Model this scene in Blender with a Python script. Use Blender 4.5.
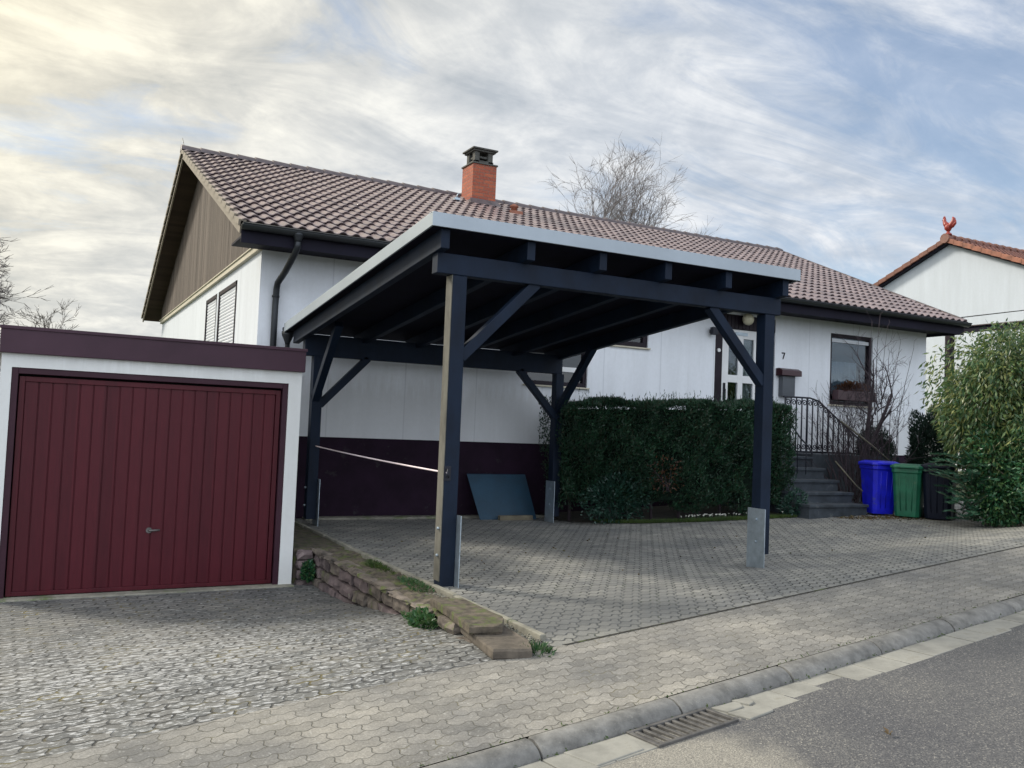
import bpy, bmesh, math, random
import numpy as np
from mathutils import Vector, Matrix
R = math.radians
rng = random.Random(7)
nr = np.random.default_rng(11)
for o in list(bpy.data.objects): bpy.data.objects.remove(o)
scene = bpy.context.scene
COL = scene.collection

# ------------------------------------------------------------------ materials
def new_mat(name):
    m = bpy.data.materials.new(name); m.use_nodes = True
    nt = m.node_tree; b = nt.nodes['Principled BSDF']
    return m, nt, b
def N(nt, typ, **kw):
    n = nt.nodes.new(typ)
    for k, v in kw.items():
        if k.startswith('i_'):
            key = k[2:]
            key = int(key) if key.isdigit() else key.replace('_', ' ')
            n.inputs[key].default_value = v
        else: setattr(n, k, v)
    return n
def L(nt, a, b): nt.links.new(a, b)
def ramp(nt, fac, stops, interp='LINEAR'):
    r = N(nt, 'ShaderNodeValToRGB'); r.color_ramp.interpolation = interp
    el = r.color_ramp.elements
    while len(el) < len(stops): el.new(0.5)
    for e, (p, c) in zip(el, stops):
        e.position = p; e.color = (*c, 1) if len(c) == 3 else c
    if fac is not None: L(nt, fac, r.inputs[0])
    return r.outputs[0]
def mixc(nt, fac, a, b, mode='MIX'):
    m = N(nt, 'ShaderNodeMix', data_type='RGBA', blend_type=mode)
    for s, v in ((0, fac), (6, a), (7, b)):
        if hasattr(v, 'links'): L(nt, v, m.inputs[s])
        elif s == 0: m.inputs[0].default_value = v
        else: m.inputs[s].default_value = (*v, 1)
    return m.outputs[2]
def mathn(nt, op, a, b=None, c=None):
    m = N(nt, 'ShaderNodeMath', operation=op)
    for i, v in enumerate((a, b, c)):
        if v is None: continue
        if hasattr(v, 'links'): L(nt, v, m.inputs[i])
        else: m.inputs[i].default_value = v
    return m.outputs[0]
def coord(nt, rot=0.0, scale=(1, 1, 1), loc=(0, 0, 0), typ='geo'):
    if typ == 'geo': src = N(nt, 'ShaderNodeNewGeometry').outputs['Position']
    else: src = N(nt, 'ShaderNodeTexCoord').outputs['Object']
    mp = N(nt, 'ShaderNodeMapping')
    mp.inputs['Rotation'].default_value = (0, 0, rot); mp.inputs['Scale'].default_value = scale
    mp.inputs['Location'].default_value = loc
    L(nt, src, mp.inputs[0]); return mp.outputs[0]
def noise(nt, vec, scale, detail=4, rough=.55, dist=0):
    n = N(nt, 'ShaderNodeTexNoise'); n.inputs['Scale'].default_value = scale
    n.inputs['Detail'].default_value = detail; n.inputs['Roughness'].default_value = rough
    n.inputs['Distortion'].default_value = dist
    if vec is not None: L(nt, vec, n.inputs['Vector'])
    return n.outputs[0]
def bump(nt, b, h, strength=.3, dist=.01):
    n = N(nt, 'ShaderNodeBump'); n.inputs['Strength'].default_value = strength
    n.inputs['Distance'].default_value = dist
    L(nt, h, n.inputs['Height']); L(nt, n.outputs[0], b.inputs['Normal'])
def simple(name, c, rough=.6, var=.18, sc=3.0, metal=0.0, stretch=(1, 1, 1), bmp=.15, bsc=60, spec=None, dirt=None):
    m, nt, b = new_mat(name)
    v = coord(nt, scale=stretch)
    n1 = noise(nt, v, sc, 6, .65)
    dk = tuple(x * (1 - var * 1.6) for x in c); lt = tuple(min(1, x * (1 + var)) for x in c)
    col = ramp(nt, n1, [(.3, dk), (.7, lt)])
    if dirt:
        n3 = noise(nt, coord(nt), dirt[1], 5, .7)
        f = ramp(nt, n3, [(dirt[2], (0, 0, 0)), (dirt[2] + .12, (1, 1, 1))])
        col = mixc(nt, f, col, dirt[0])
    L(nt, col, b.inputs['Base Color'])
    b.inputs['Roughness'].default_value = rough; b.inputs['Metallic'].default_value = metal
    if spec is not None: b.inputs['Specular IOR Level'].default_value = spec
    if bmp: bump(nt, b, noise(nt, v, bsc, 4, .6), bmp, .004)
    return m

def paver_mat(name, rot, bw, bh, c1, c2, joint, moss, wear=None, jw=.012, warp=.018, dark_area=None, spots=.0):
    """interlocking concrete pavers: brick cells with wavy sides"""
    m, nt, b = new_mat(name)
    v = coord(nt, rot=rot)
    sep = N(nt, 'ShaderNodeSeparateXYZ'); L(nt, v, sep.inputs[0])
    u, w = sep.outputs[0], sep.outputs[1]
    s1 = mathn(nt, 'SINE', mathn(nt, 'MULTIPLY', w, 2 * math.pi / bh))
    s2 = mathn(nt, 'SINE', mathn(nt, 'MULTIPLY', u, 2 * math.pi / (bw * .5)))
    wob = noise(nt, v, 3.5, 2)
    u2 = mathn(nt, 'ADD', mathn(nt, 'MULTIPLY_ADD', s1, warp, u), mathn(nt, 'MULTIPLY', wob, .03))
    w2 = mathn(nt, 'ADD', mathn(nt, 'MULTIPLY_ADD', s2, warp, w), mathn(nt, 'MULTIPLY', noise(nt, v, 2.7, 2), .03))
    cb = N(nt, 'ShaderNodeCombineXYZ'); L(nt, u2, cb.inputs[0]); L(nt, w2, cb.inputs[1])
    br = N(nt, 'ShaderNodeTexBrick'); L(nt, cb.outputs[0], br.inputs['Vector'])
    br.inputs['Scale'].default_value = 1; br.inputs['Brick Width'].default_value = bw
    br.inputs['Row Height'].default_value = bh; br.inputs['Mortar Size'].default_value = jw
    br.inputs['Mortar Smooth'].default_value = .6; br.inputs['Bias'].default_value = 0
    br.inputs['Color1'].default_value = (*c1, 1); br.inputs['Color2'].default_value = (*c2, 1)
    br.inputs['Mortar'].default_value = (*c1, 1)
    fine = noise(nt, v, 90, 5, .75); mid = noise(nt, v, 1.3, 6, .6)
    col = mixc(nt, 1.0, br.outputs['Color'], ramp(nt, fine, [(.3, (.62, .62, .62)), (.7, (1.3, 1.3, 1.3))]), 'MULTIPLY')
    col = mixc(nt, 1.0, col, ramp(nt, mid, [(.28, (.58, .60, .64)), (.72, (1.28, 1.25, 1.18))]), 'MULTIPLY')
    col = mixc(nt, 1.0, col, ramp(nt, noise(nt, v, 7, 4, .6), [(.25, (.8, .8, .8)), (.75, (1.15, 1.15, 1.15))]), 'MULTIPLY')
    if spots:
        sp = ramp(nt, noise(nt, v, 38, 3, .5), [(.62, (0, 0, 0)), (.68, (1, 1, 1))])
        col = mixc(nt, mathn(nt, 'MULTIPLY', sp, spots), col, (.5, .5, .48))
    if wear:   # pale worn flakes on the old pavers: (centre, radius, colour)
        (cx, cy), rad, wc = wear
        d = N(nt, 'ShaderNodeVectorMath', operation='DISTANCE'); L(nt, coord(nt, scale=(1, 1, 0)), d.inputs[0])
        d.inputs[1].default_value = (cx, cy, 0)
        dd = mathn(nt, 'ADD', d.outputs['Value'], mathn(nt, 'MULTIPLY', noise(nt, v, 1.6, 3), 2.2))
        area = ramp(nt, mathn(nt, 'DIVIDE', dd, rad), [(.45, (1, 1, 1)), (1.0, (0, 0, 0))])
        fl = noise(nt, coord(nt, rot=rot, scale=(.55, 1.15, 1)), 36, 5, .62, .35)
        thr = mathn(nt, 'ADD', fl, mathn(nt, 'MULTIPLY', area, .10))
        fm = ramp(nt, thr, [(.60, (0, 0, 0)), (.66, (1, 1, 1))])
        col = mixc(nt, fm, col, wc)
        dk = ramp(nt, thr, [(.5, (.8, .8, .82)), (.6, (1, 1, 1))]); col = mixc(nt, .8, col, dk, 'MULTIPLY')
    jc = ramp(nt, noise(nt, v, 2.2, 4, .7), [(.52, joint), (.66, moss)])
    jf = ramp(nt, noise(nt, v, 5.5, 5, .7), [(.38, (.25, .25, .25)), (.56, (1, 1, 1))])
    col = mixc(nt, mathn(nt, 'MULTIPLY', br.outputs['Fac'], jf), col, jc)
    if dark_area:  # darker area of paving fading out around one centre
        (cx, cy), rad, dc = dark_area
        d = N(nt, 'ShaderNodeVectorMath', operation='DISTANCE'); L(nt, coord(nt, scale=(1, 1, 0)), d.inputs[0])
        d.inputs[1].default_value = (cx, cy, 0)
        dd = mathn(nt, 'ADD', d.outputs['Value'], mathn(nt, 'MULTIPLY', noise(nt, v, 1.1, 3), 1.6))
        col = mixc(nt, mathn(nt, 'MULTIPLY', ramp(nt, mathn(nt, 'DIVIDE', dd, rad), [(.5, (1, 1, 1)), (1, (0, 0, 0))]), .6), col, dc)
    L(nt, col, b.inputs['Base Color'])
    b.inputs['Roughness'].default_value = .82
    h = mathn(nt, 'SUBTRACT', mathn(nt, 'MULTIPLY', fine, .25), br.outputs['Fac'])
    bump(nt, b, h, .75, .01)
    return m

def leaf_mat(name, cols, rough=.45, trans=.25):
    m, nt, b = new_mat(name)
    g = N(nt, 'ShaderNodeNewGeometry')
    st = [(i / max(1, len(cols) - 1), c) for i, c in enumerate(cols)]
    col = ramp(nt, g.outputs['Random Per Island'], st)
    cl = noise(nt, coord(nt), 2.5, 3)
    col = mixc(nt, 1.0, col, ramp(nt, cl, [(.3, (.65, .7, .7)), (.7, (1.25, 1.2, 1.1))]), 'MULTIPLY')
    L(nt, col, b.inputs['Base Color']); b.inputs['Roughness'].default_value = rough
    tr = N(nt, 'ShaderNodeBsdfTranslucent'); L(nt, col, tr.inputs[0])
    mx = N(nt, 'ShaderNodeMixShader'); mx.inputs[0].default_value = trans
    L(nt, b.outputs[0], mx.inputs[1]); L(nt, tr.outputs[0], mx.inputs[2])
    L(nt, mx.outputs[0], nt.nodes['Material Output'].inputs[0])
    return m

def wall_mat(name, c, groove=0.0, axis=0):
    m, nt, b = new_mat(name)
    v = coord(nt)
    st = noise(nt, coord(nt, scale=(3, 3, .35)), 1.2, 6, .6)
    col = ramp(nt, st, [(.25, tuple(x * .86 for x in c)), (.75, c)])
    gr = ramp(nt, noise(nt, v, 14, 5, .7), [(.2, (.93, .93, .92)), (.7, (1, 1, 1))])
    col = mixc(nt, 1, col, gr, 'MULTIPLY')
    h = noise(nt, v, 120, 4, .6)
    if groove:
        sep = N(nt, 'ShaderNodeSeparateXYZ'); L(nt, v, sep.inputs[0])
        fr = mathn(nt, 'FRACT', mathn(nt, 'DIVIDE', sep.outputs[axis], groove))
        ln = ramp(nt, fr, [(0, (1, 1, 1)), (.014, (0, 0, 0)), (1, (0, 0, 0))], 'CONSTANT')
        col = mixc(nt, mathn(nt, 'MULTIPLY', ln, .28), col, (.32, .34, .38))
    sz = N(nt, 'ShaderNodeSeparateXYZ'); L(nt, v, sz.inputs[0])
    stn = noise(nt, coord(nt, scale=(5, 5, .5)), 2.2, 6, .7)
    low = ramp(nt, mathn(nt, 'ADD', sz.outputs[2], mathn(nt, 'MULTIPLY', stn, -.9)), [(0, (1, 1, 1)), (.25, (0, 0, 0))])
    col = mixc(nt, mathn(nt, 'MULTIPLY', low, .28), col, (.40, .39, .36))
    stk = ramp(nt, stn, [(.60, (0, 0, 0)), (.78, (1, 1, 1))])
    col = mixc(nt, mathn(nt, 'MULTIPLY', stk, .22), col, (.42, .43, .42))
    L(nt, col, b.inputs['Base Color']); b.inputs['Roughness'].default_value = .75
    bump(nt, b, mathn(nt, 'ADD', h, mathn(nt, 'MULTIPLY', noise(nt, v, 1.3, 2), 4)), .12, .006)
    return m

def board_mat(name, c1, c2, w, axis, rough=.6, spread=.5, streak=6):
    m, nt, b = new_mat(name)
    v = coord(nt); sep = N(nt, 'ShaderNodeSeparateXYZ'); L(nt, v, sep.inputs[0])
    q = mathn(nt, 'DIVIDE', sep.outputs[axis], w)
    wn = N(nt, 'ShaderNodeTexWhiteNoise', noise_dimensions='1D'); L(nt, mathn(nt, 'FLOOR', q), wn.inputs['W'])
    sc = [8, 8, .7]
    gr = noise(nt, coord(nt, scale=tuple(sc)), streak, 5, .7, .4)
    f = mathn(nt, 'ADD', mathn(nt, 'MULTIPLY', wn.outputs[0], spread), mathn(nt, 'MULTIPLY', gr, 1 - spread))
    col = ramp(nt, f, [(.25, c1), (.75, c2)])
    L(nt, col, b.inputs['Base Color']); b.inputs['Roughness'].default_value = rough; b.inputs['Specular IOR Level'].default_value = .25
    bump(nt, b, gr, .2, .004)
    return m

def brick_mat(name, c1, c2, mortar, bw=.24, bh=.08):
    m, nt, b = new_mat(name)
    g = N(nt, 'ShaderNodeNewGeometry'); sep = N(nt, 'ShaderNodeSeparateXYZ'); L(nt, g.outputs['Position'], sep.inputs[0])
    cb = N(nt, 'ShaderNodeCombineXYZ'); L(nt, mathn(nt, 'ADD', sep.outputs[0], sep.outputs[1]), cb.inputs[0]); L(nt, sep.outputs[2], cb.inputs[1])
    br = N(nt, 'ShaderNodeTexBrick'); L(nt, cb.outputs[0], br.inputs['Vector'])
    for k, x in (('Scale', 1), ('Brick Width', bw), ('Row Height', bh), ('Mortar Size', .007), ('Mortar Smooth', .3), ('Bias', 0)): br.inputs[k].default_value = x
    br.inputs['Color1'].default_value = (*c1, 1); br.inputs['Color2'].default_value = (*c2, 1); br.inputs['Mortar'].default_value = (*mortar, 1)
    col = mixc(nt, 1, br.outputs['Color'], ramp(nt, noise(nt, coord(nt), 20, 5, .7), [(.3, (.7, .7, .7)), (.7, (1.15, 1.15, 1.15))]), 'MULTIPLY')
    L(nt, col, b.inputs['Base Color']); b.inputs['Roughness'].default_value = .8
    bump(nt, b, mathn(nt, 'SUBTRACT', 1.0, br.outputs['Fac']), .6, .006)
    return m

def glass_mat(name, tint=(.55, .62, .66), gl=.22):
    m, nt, b = new_mat(name); nt.nodes.remove(b)
    t = N(nt, 'ShaderNodeBsdfTransparent'); t.inputs[0].default_value = (*tint, 1)
    g = N(nt, 'ShaderNodeBsdfGlossy'); g.inputs['Roughness'].default_value = .03
    lw = N(nt, 'ShaderNodeLayerWeight'); lw.inputs[0].default_value = .35
    f = mathn(nt, 'ADD', mathn(nt, 'MULTIPLY', lw.outputs['Fresnel'], .35), gl * .3)
    mx = N(nt, 'ShaderNodeMixShader'); L(nt, f, mx.inputs[0]); L(nt, t.outputs[0], mx.inputs[1]); L(nt, g.outputs[0], mx.inputs[2])
    L(nt, mx.outputs[0], nt.nodes['Material Output'].inputs[0]); return m

def tile_mat(name, c1, c2, rough=.34):
    m, nt, b = new_mat(name)
    v = coord(nt)
    col = ramp(nt, noise(nt, v, 5, 6, .7), [(.3, c1), (.7, c2)])
    sep = N(nt, 'ShaderNodeSeparateXYZ'); L(nt, v, sep.inputs[0])
    cb = N(nt, 'ShaderNodeCombineXYZ')
    L(nt, mathn(nt, 'FLOOR', mathn(nt, 'DIVIDE', sep.outputs[0], .36)), cb.inputs[0]); L(nt, mathn(nt, 'FLOOR', mathn(nt, 'DIVIDE', sep.outputs[1], .365)), cb.inputs[1])
    wn = N(nt, 'ShaderNodeTexWhiteNoise', noise_dimensions='2D'); L(nt, cb.outputs[0], wn.inputs[0])
    col = mixc(nt, 1, col, ramp(nt, wn.outputs[0], [(0, (.82, .82, .84)), (1, (1.12, 1.1, 1.08))]), 'MULTIPLY')
    lich = ramp(nt, noise(nt, v, 30, 4, .6), [(.64, (0, 0, 0)), (.7, (1, 1, 1))])
    col = mixc(nt, mathn(nt, 'MULTIPLY', lich, .35), col, (.30, .29, .25))
    L(nt, col, b.inputs['Base Color'])
    L(nt, ramp(nt, noise(nt, v, 12, 4), [(.3, (rough * .8,) * 3), (.7, (rough * 1.4,) * 3)]), b.inputs['Roughness'])
    bump(nt, b, noise(nt, v, 70, 4), .15, .004)
    return m

M = {}
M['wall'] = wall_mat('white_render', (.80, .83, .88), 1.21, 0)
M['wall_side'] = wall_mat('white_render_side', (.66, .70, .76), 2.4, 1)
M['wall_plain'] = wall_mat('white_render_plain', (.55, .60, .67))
M['garage_white'] = wall_mat('garage_white_paint', (.86, .88, .88))
M['plinth'] = simple('plinth_paint', (.017, .007, .018), .8, .25, 2.5, spec=.2, dirt=((.05, .05, .05), 3, .62))
M['maroon'] = simple('maroon_fascia_paint', (.050, .022, .036), .5, .14, 2, bmp=.05, spec=.3)
M['door_frame_paint'] = simple('dark_maroon_frame_paint', (.040, .014, .024), .5, .15, 3, bmp=.05, spec=.25)
M['garage_door'] = board_mat('garage_door_boards', (.050, .006, .011), (.082, .010, .017), .123, 0, .42, .25, 5)
M['frame_dark'] = simple('dark_brown_frame', (.015, .009, .016), .5, .2, 4, bmp=.05, spec=.25)
M['navy_wood'] = simple('dark_blue_grey_stained_timber', (.0055, .013, .030), .6, .25, 3, stretch=(1, 1, .6), bmp=.25, bsc=30, spec=.22)
M['dark_deck'] = simple('dark_stained_roof_boards', (.005, .005, .014), .8, .3, 4, bmp=.15, spec=.15)
M['fascia_metal'] = simple('grey_folded_sheet_metal', (.36, .41, .46), .42, .07, 1.2, metal=.35, bmp=.02)
M['galv'] = simple('galvanised_steel', (.40, .47, .53), .42, .15, 9, metal=.7, bmp=.05)
M['gutter'] = simple('dark_metal_gutter', (.032, .036, .042), .38, .15, 3, metal=.5, bmp=.03)
M['soffit'] = simple('black_brown_soffit', (.009, .008, .018), .7, .2, 3, spec=.2)
M['cladding'] = board_mat('weathered_brown_boards', (.072, .058, .050), (.150, .122, .105), .12, 1, .7, .35, 3)
M['verge_board'] = simple('pale_brown_verge_board', (.24, .205, .165), .6, .12, 3)
M['verge_soffit'] = board_mat('brown_verge_soffit', (.035, .022, .018), (.06, .038, .03), .1, 1, .7)
M['cream'] = simple('cream_trim', (.52, .48, .38), .6, .1, 3)
M['tiles'] = tile_mat('brown_grey_roof_tiles', (.135, .102, .104), (.27, .215, .218), .24)
M['ridge'] = simple('dark_ridge_tile', (.095, .075, .08), .5, .25, 6)
M['red_tiles'] = tile_mat('red_brown_roof_tiles', (.11, .04, .03), (.19, .075, .05), .5)
M['red_verge'] = simple('orange_red_verge_tile', (.27, .10, .06), .6, .3, 5)
M['brick'] = brick_mat('orange_chimney_brick', (.40, .105, .05), (.29, .07, .04), (.20, .12, .09))
M['chim_cap'] = simple('weathered_concrete_cap', (.075, .075, .068), .85, .4, 8, bmp=.4)
M['black'] = simple('black_interior', (.004, .004, .005), .9, .1, 3, bmp=0)
M['shutter'] = simple('pale_roller_shutter', (.66, .69, .74), .5, .05, 3, bmp=.02)
M['white_paint'] = simple('white_door_paint', (.74, .75, .76), .4, .05, 3, bmp=.02)
M['curtain'] = simple('white_net_curtain', (.50, .55, .58), .8, .1, 8, stretch=(6, 6, .5))
M['cream_curtain'] = simple('cream_curtain', (.55, .52, .40), .8, .1, 8)
M['glass'] = glass_mat('window_glass', (.6, .66, .7), .05)
M['glass_dark'] = glass_mat('dark_window_glass', (.25, .3, .33))
M['opal'] = simple('opal_glass_globe', (.62, .58, .42), .25, .08, 9, bmp=0)
M['iron'] = simple('black_wrought_iron', (.012, .014, .024), .45, .2, 8, metal=.3)
M['mail_lid'] = simple('red_brown_painted_steel', (.045, .016, .022), .35, .12, 4, bmp=.02)
M['mail_body'] = simple('grey_painted_steel', (.075, .085, .10), .4, .1, 4, bmp=.02)
M['steps'] = simple('dark_stone_steps', (.040, .050, .062), .7, .3, 6, bmp=.3, dirt=((.11, .11, .10), 6, .6))
M['blue_bin'] = simple('blue_plastic', (.006, .010, .50), .42, .2, 5, bmp=.15, dirt=((.05, .06, .22), 7, .6))
M['green_bin'] = simple('green_plastic', (.010, .115, .06), .48, .25, 5, bmp=.15, dirt=((.06, .12, .07), 7, .6))
M['black_bin'] = simple('anthracite_plastic', (.006, .009, .020), .55, .12, 3, bmp=.03, spec=.2)
M['rubber'] = simple('black_rubber', (.012, .012, .013), .8, .1, 5)
M['teal'] = simple('blue_green_board', (.010, .048, .088), .55, .2, 2.5, bmp=.05)
M['timber'] = simple('weathered_grey_timber', (.15, .13, .09), .8, .3, 6)
M['sunlit_strip'] = simple('pale_sunlit_post_face', (.13, .125, .105), .7, .4, 3, stretch=(1, 1, .5), bmp=.3)  # sunlight on the post's left face, put into a pale colour
M['rope'] = simple('white_pink_cord', (.80, .68, .72), .6, .1, 20)
M['bark'] = simple('grey_brown_bark', (.075, .062, .055), .85, .35, 9, bmp=.5)
M['bark_pale'] = simple('pale_birch_bark', (.17, .15, .15), .8, .4, 4, bmp=.3)
M['bark_dark'] = simple('dark_twig_bark', (.045, .032, .040), .8, .3, 9, bmp=.3)
M['bark_olive'] = simple('olive_stem_bark', (.12, .11, .08), .8, .3, 9, bmp=.3)
M['hedge'] = leaf_mat('dark_green_yew_needles', [(.006, .028, .018), (.010, .048, .026), (.020, .078, .034), (.010, .032, .016), (.03, .035, .016)], .55, .15)
M['darkgreen'] = leaf_mat('near_black_green_needles', [(.006, .022, .014), (.010, .035, .02)], .6, .1)
M['broad'] = leaf_mat('dark_blue_green_leaves', [(.010, .038, .028), (.02, .065, .048), (.035, .085, .06)], .35, .15)
M['brownleaf'] = leaf_mat('dry_brown_leaves', [(.06, .025, .015), (.12, .05, .02), (.04, .02, .02)], .6, .3)
M['laurel'] = leaf_mat('yellow_green_long_leaves', [(.022, .07, .028), (.05, .115, .04), (.12, .18, .06), (.24, .26, .09), (.035, .085, .035), (.07, .14, .05)], .38, .28)
M['laurel_dark'] = leaf_mat('deep_green_leaves', [(.012, .065, .03), (.022, .10, .045), (.05, .14, .055), (.10, .17, .06)], .35, .2)
M['conifer'] = leaf_mat('blue_green_conifer_sprays', [(.018, .08, .05), (.035, .12, .07), (.05, .14, .08)], .5, .2)
M['fern'] = leaf_mat('fresh_green_ivy_leaves', [(.02, .075, .025), (.045, .12, .04), (.09, .13, .06)], .45, .25)
M['grass'] = leaf_mat('short_grass_blades', [(.03, .075, .015), (.06, .11, .02), (.09, .12, .03)], .6, .3)
M['petal'] = simple('white_petals', (.75, .75, .68), .6, .05, 9)
M['litter'] = leaf_mat('brown_leaf_litter', [(.06, .04, .02), (.12, .08, .04), (.10, .10, .05)], .8, .1)
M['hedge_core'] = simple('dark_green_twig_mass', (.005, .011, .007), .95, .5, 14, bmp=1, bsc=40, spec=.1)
M['stone'] = simple('red_grey_sandstone', (.15, .115, .115), .85, .45, 3.5, bmp=.8, bsc=18, dirt=((.26, .25, .21), 7, .60))
M['stone_pale'] = simple('lichened_pale_stone', (.15, .125, .105), .88, .5, 6, bmp=.8, bsc=22, dirt=((.09, .12, .025), 5, .55))
M['brown_slab'] = simple('bare_brown_stone_slab', (.105, .088, .07), .85, .35, 8, bmp=.8, bsc=24, dirt=((.09, .085, .06), 9, .6))
M['coping'] = simple('mossy_coping_stone', (.095, .078, .058), .9, .5, 11, bmp=1, bsc=20, dirt=((.07, .09, .022), 9, .50))
M['soil'] = simple('dark_garden_soil', (.030, .026, .018), .95, .4, 8, bmp=.8, bsc=30)
M['kerb'] = simple('grey_concrete_kerb', (.18, .177, .168), .85, .3, 9, bmp=.8, bsc=110, dirt=((.30, .29, .26), 30, .62))
M['gutter_slab'] = simple('pale_concrete_slab', (.25, .245, .22), .85, .2, 4, bmp=.4, bsc=90, dirt=((.20, .19, .16), 4, .6))
M['joint'] = simple('dark_joint_dirt', (.03, .028, .022), .95, .4, 9, bmp=.5, dirt=((.07, .10, .02), 5, .58))
M['edging'] = simple('concrete_edging', (.24, .23, .19), .85, .3, 5, bmp=.4, dirt=((.10, .13, .05), 4, .55))
M['drain'] = simple('cast_iron_drain', (.13, .125, .12), .6, .3, 12, metal=.4, bmp=.4)
M['ground'] = simple('rough_lawn_ground', (.05, .07, .025), .95, .4, 2, bmp=.6, bsc=20)
M['rooster'] = simple('red_glazed_clay', (.28, .035, .025), .4, .2, 8)

M['forecourt'] = paver_mat('old_interlocking_pavers', R(-2.26), .20, .10, (.125, .13, .13), (.19, .188, .18), (.028, .028, .027), (.14, .115, .035),
                           wear=((.8, 6.4), 3.7, (.37, .375, .38)), jw=.011, warp=.010)
M['carport_paving'] = paver_mat('grey_interlocking_pavers', R(-9.34), .215, .107, (.20, .20, .192), (.27, .267, .25), (.024, .026, .024), (.045, .055, .03),
                                jw=.011, warp=.016, dark_area=((3.9, 5.9), 2.3, (.07, .075, .08)))
M['pavement_mat'] = paver_mat('beige_interlocking_pavers', R(-9.34), .195, .0975, (.19, .184, .172), (.26, .25, .232), (.10, .095, .08), (.17, .155, .10),
                              jw=.0045, warp=.010, spots=.25)
def asphalt():
    m, nt, b = new_mat('worn_asphalt')
    v = coord(nt)
    vo = N(nt, 'ShaderNodeTexVoronoi'); vo.inputs['Scale'].default_value = 130; L(nt, v, vo.inputs['Vector'])
    sp = ramp(nt, vo.outputs['Color'], [(.2, (.058, .060, .066)), (.75, (.115, .115, .117)), (.95, (.26, .25, .23))])
    col = mixc(nt, 1, sp, ramp(nt, noise(nt, v, .9, 6, .6), [(.3, (.8, .8, .83)), (.72, (1.25, 1.22, 1.15))]), 'MULTIPLY')
    # gritty pale patch around the drain
    d = N(nt, 'ShaderNodeVectorMath', operation='DISTANCE'); L(nt, coord(nt, scale=(1, 1, 0)), d.inputs[0]); d.inputs[1].default_value = (2.75, 3.3, 0)
    dd = mathn(nt, 'ADD', d.outputs['Value'], mathn(nt, 'MULTIPLY', noise(nt, v, 4, 4), .6))
    f = ramp(nt, dd, [(.7, (1, 1, 1)), (1.1, (0, 0, 0))])
    col = mixc(nt, mathn(nt, 'MULTIPLY', f, .6), col, ramp(nt, noise(nt, v, 120, 3, .6), [(.35, (.15, .14, .12)), (.65, (.48, .45, .38))]))
    L(nt, col, b.inputs['Base Color']); b.inputs['Roughness'].default_value = .85
    bump(nt, b, mathn(nt, 'ADD', vo.outputs['Distance'], noise(nt, v, 200, 3)), .6, .006)
    return m
M['asphalt'] = asphalt()

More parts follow.
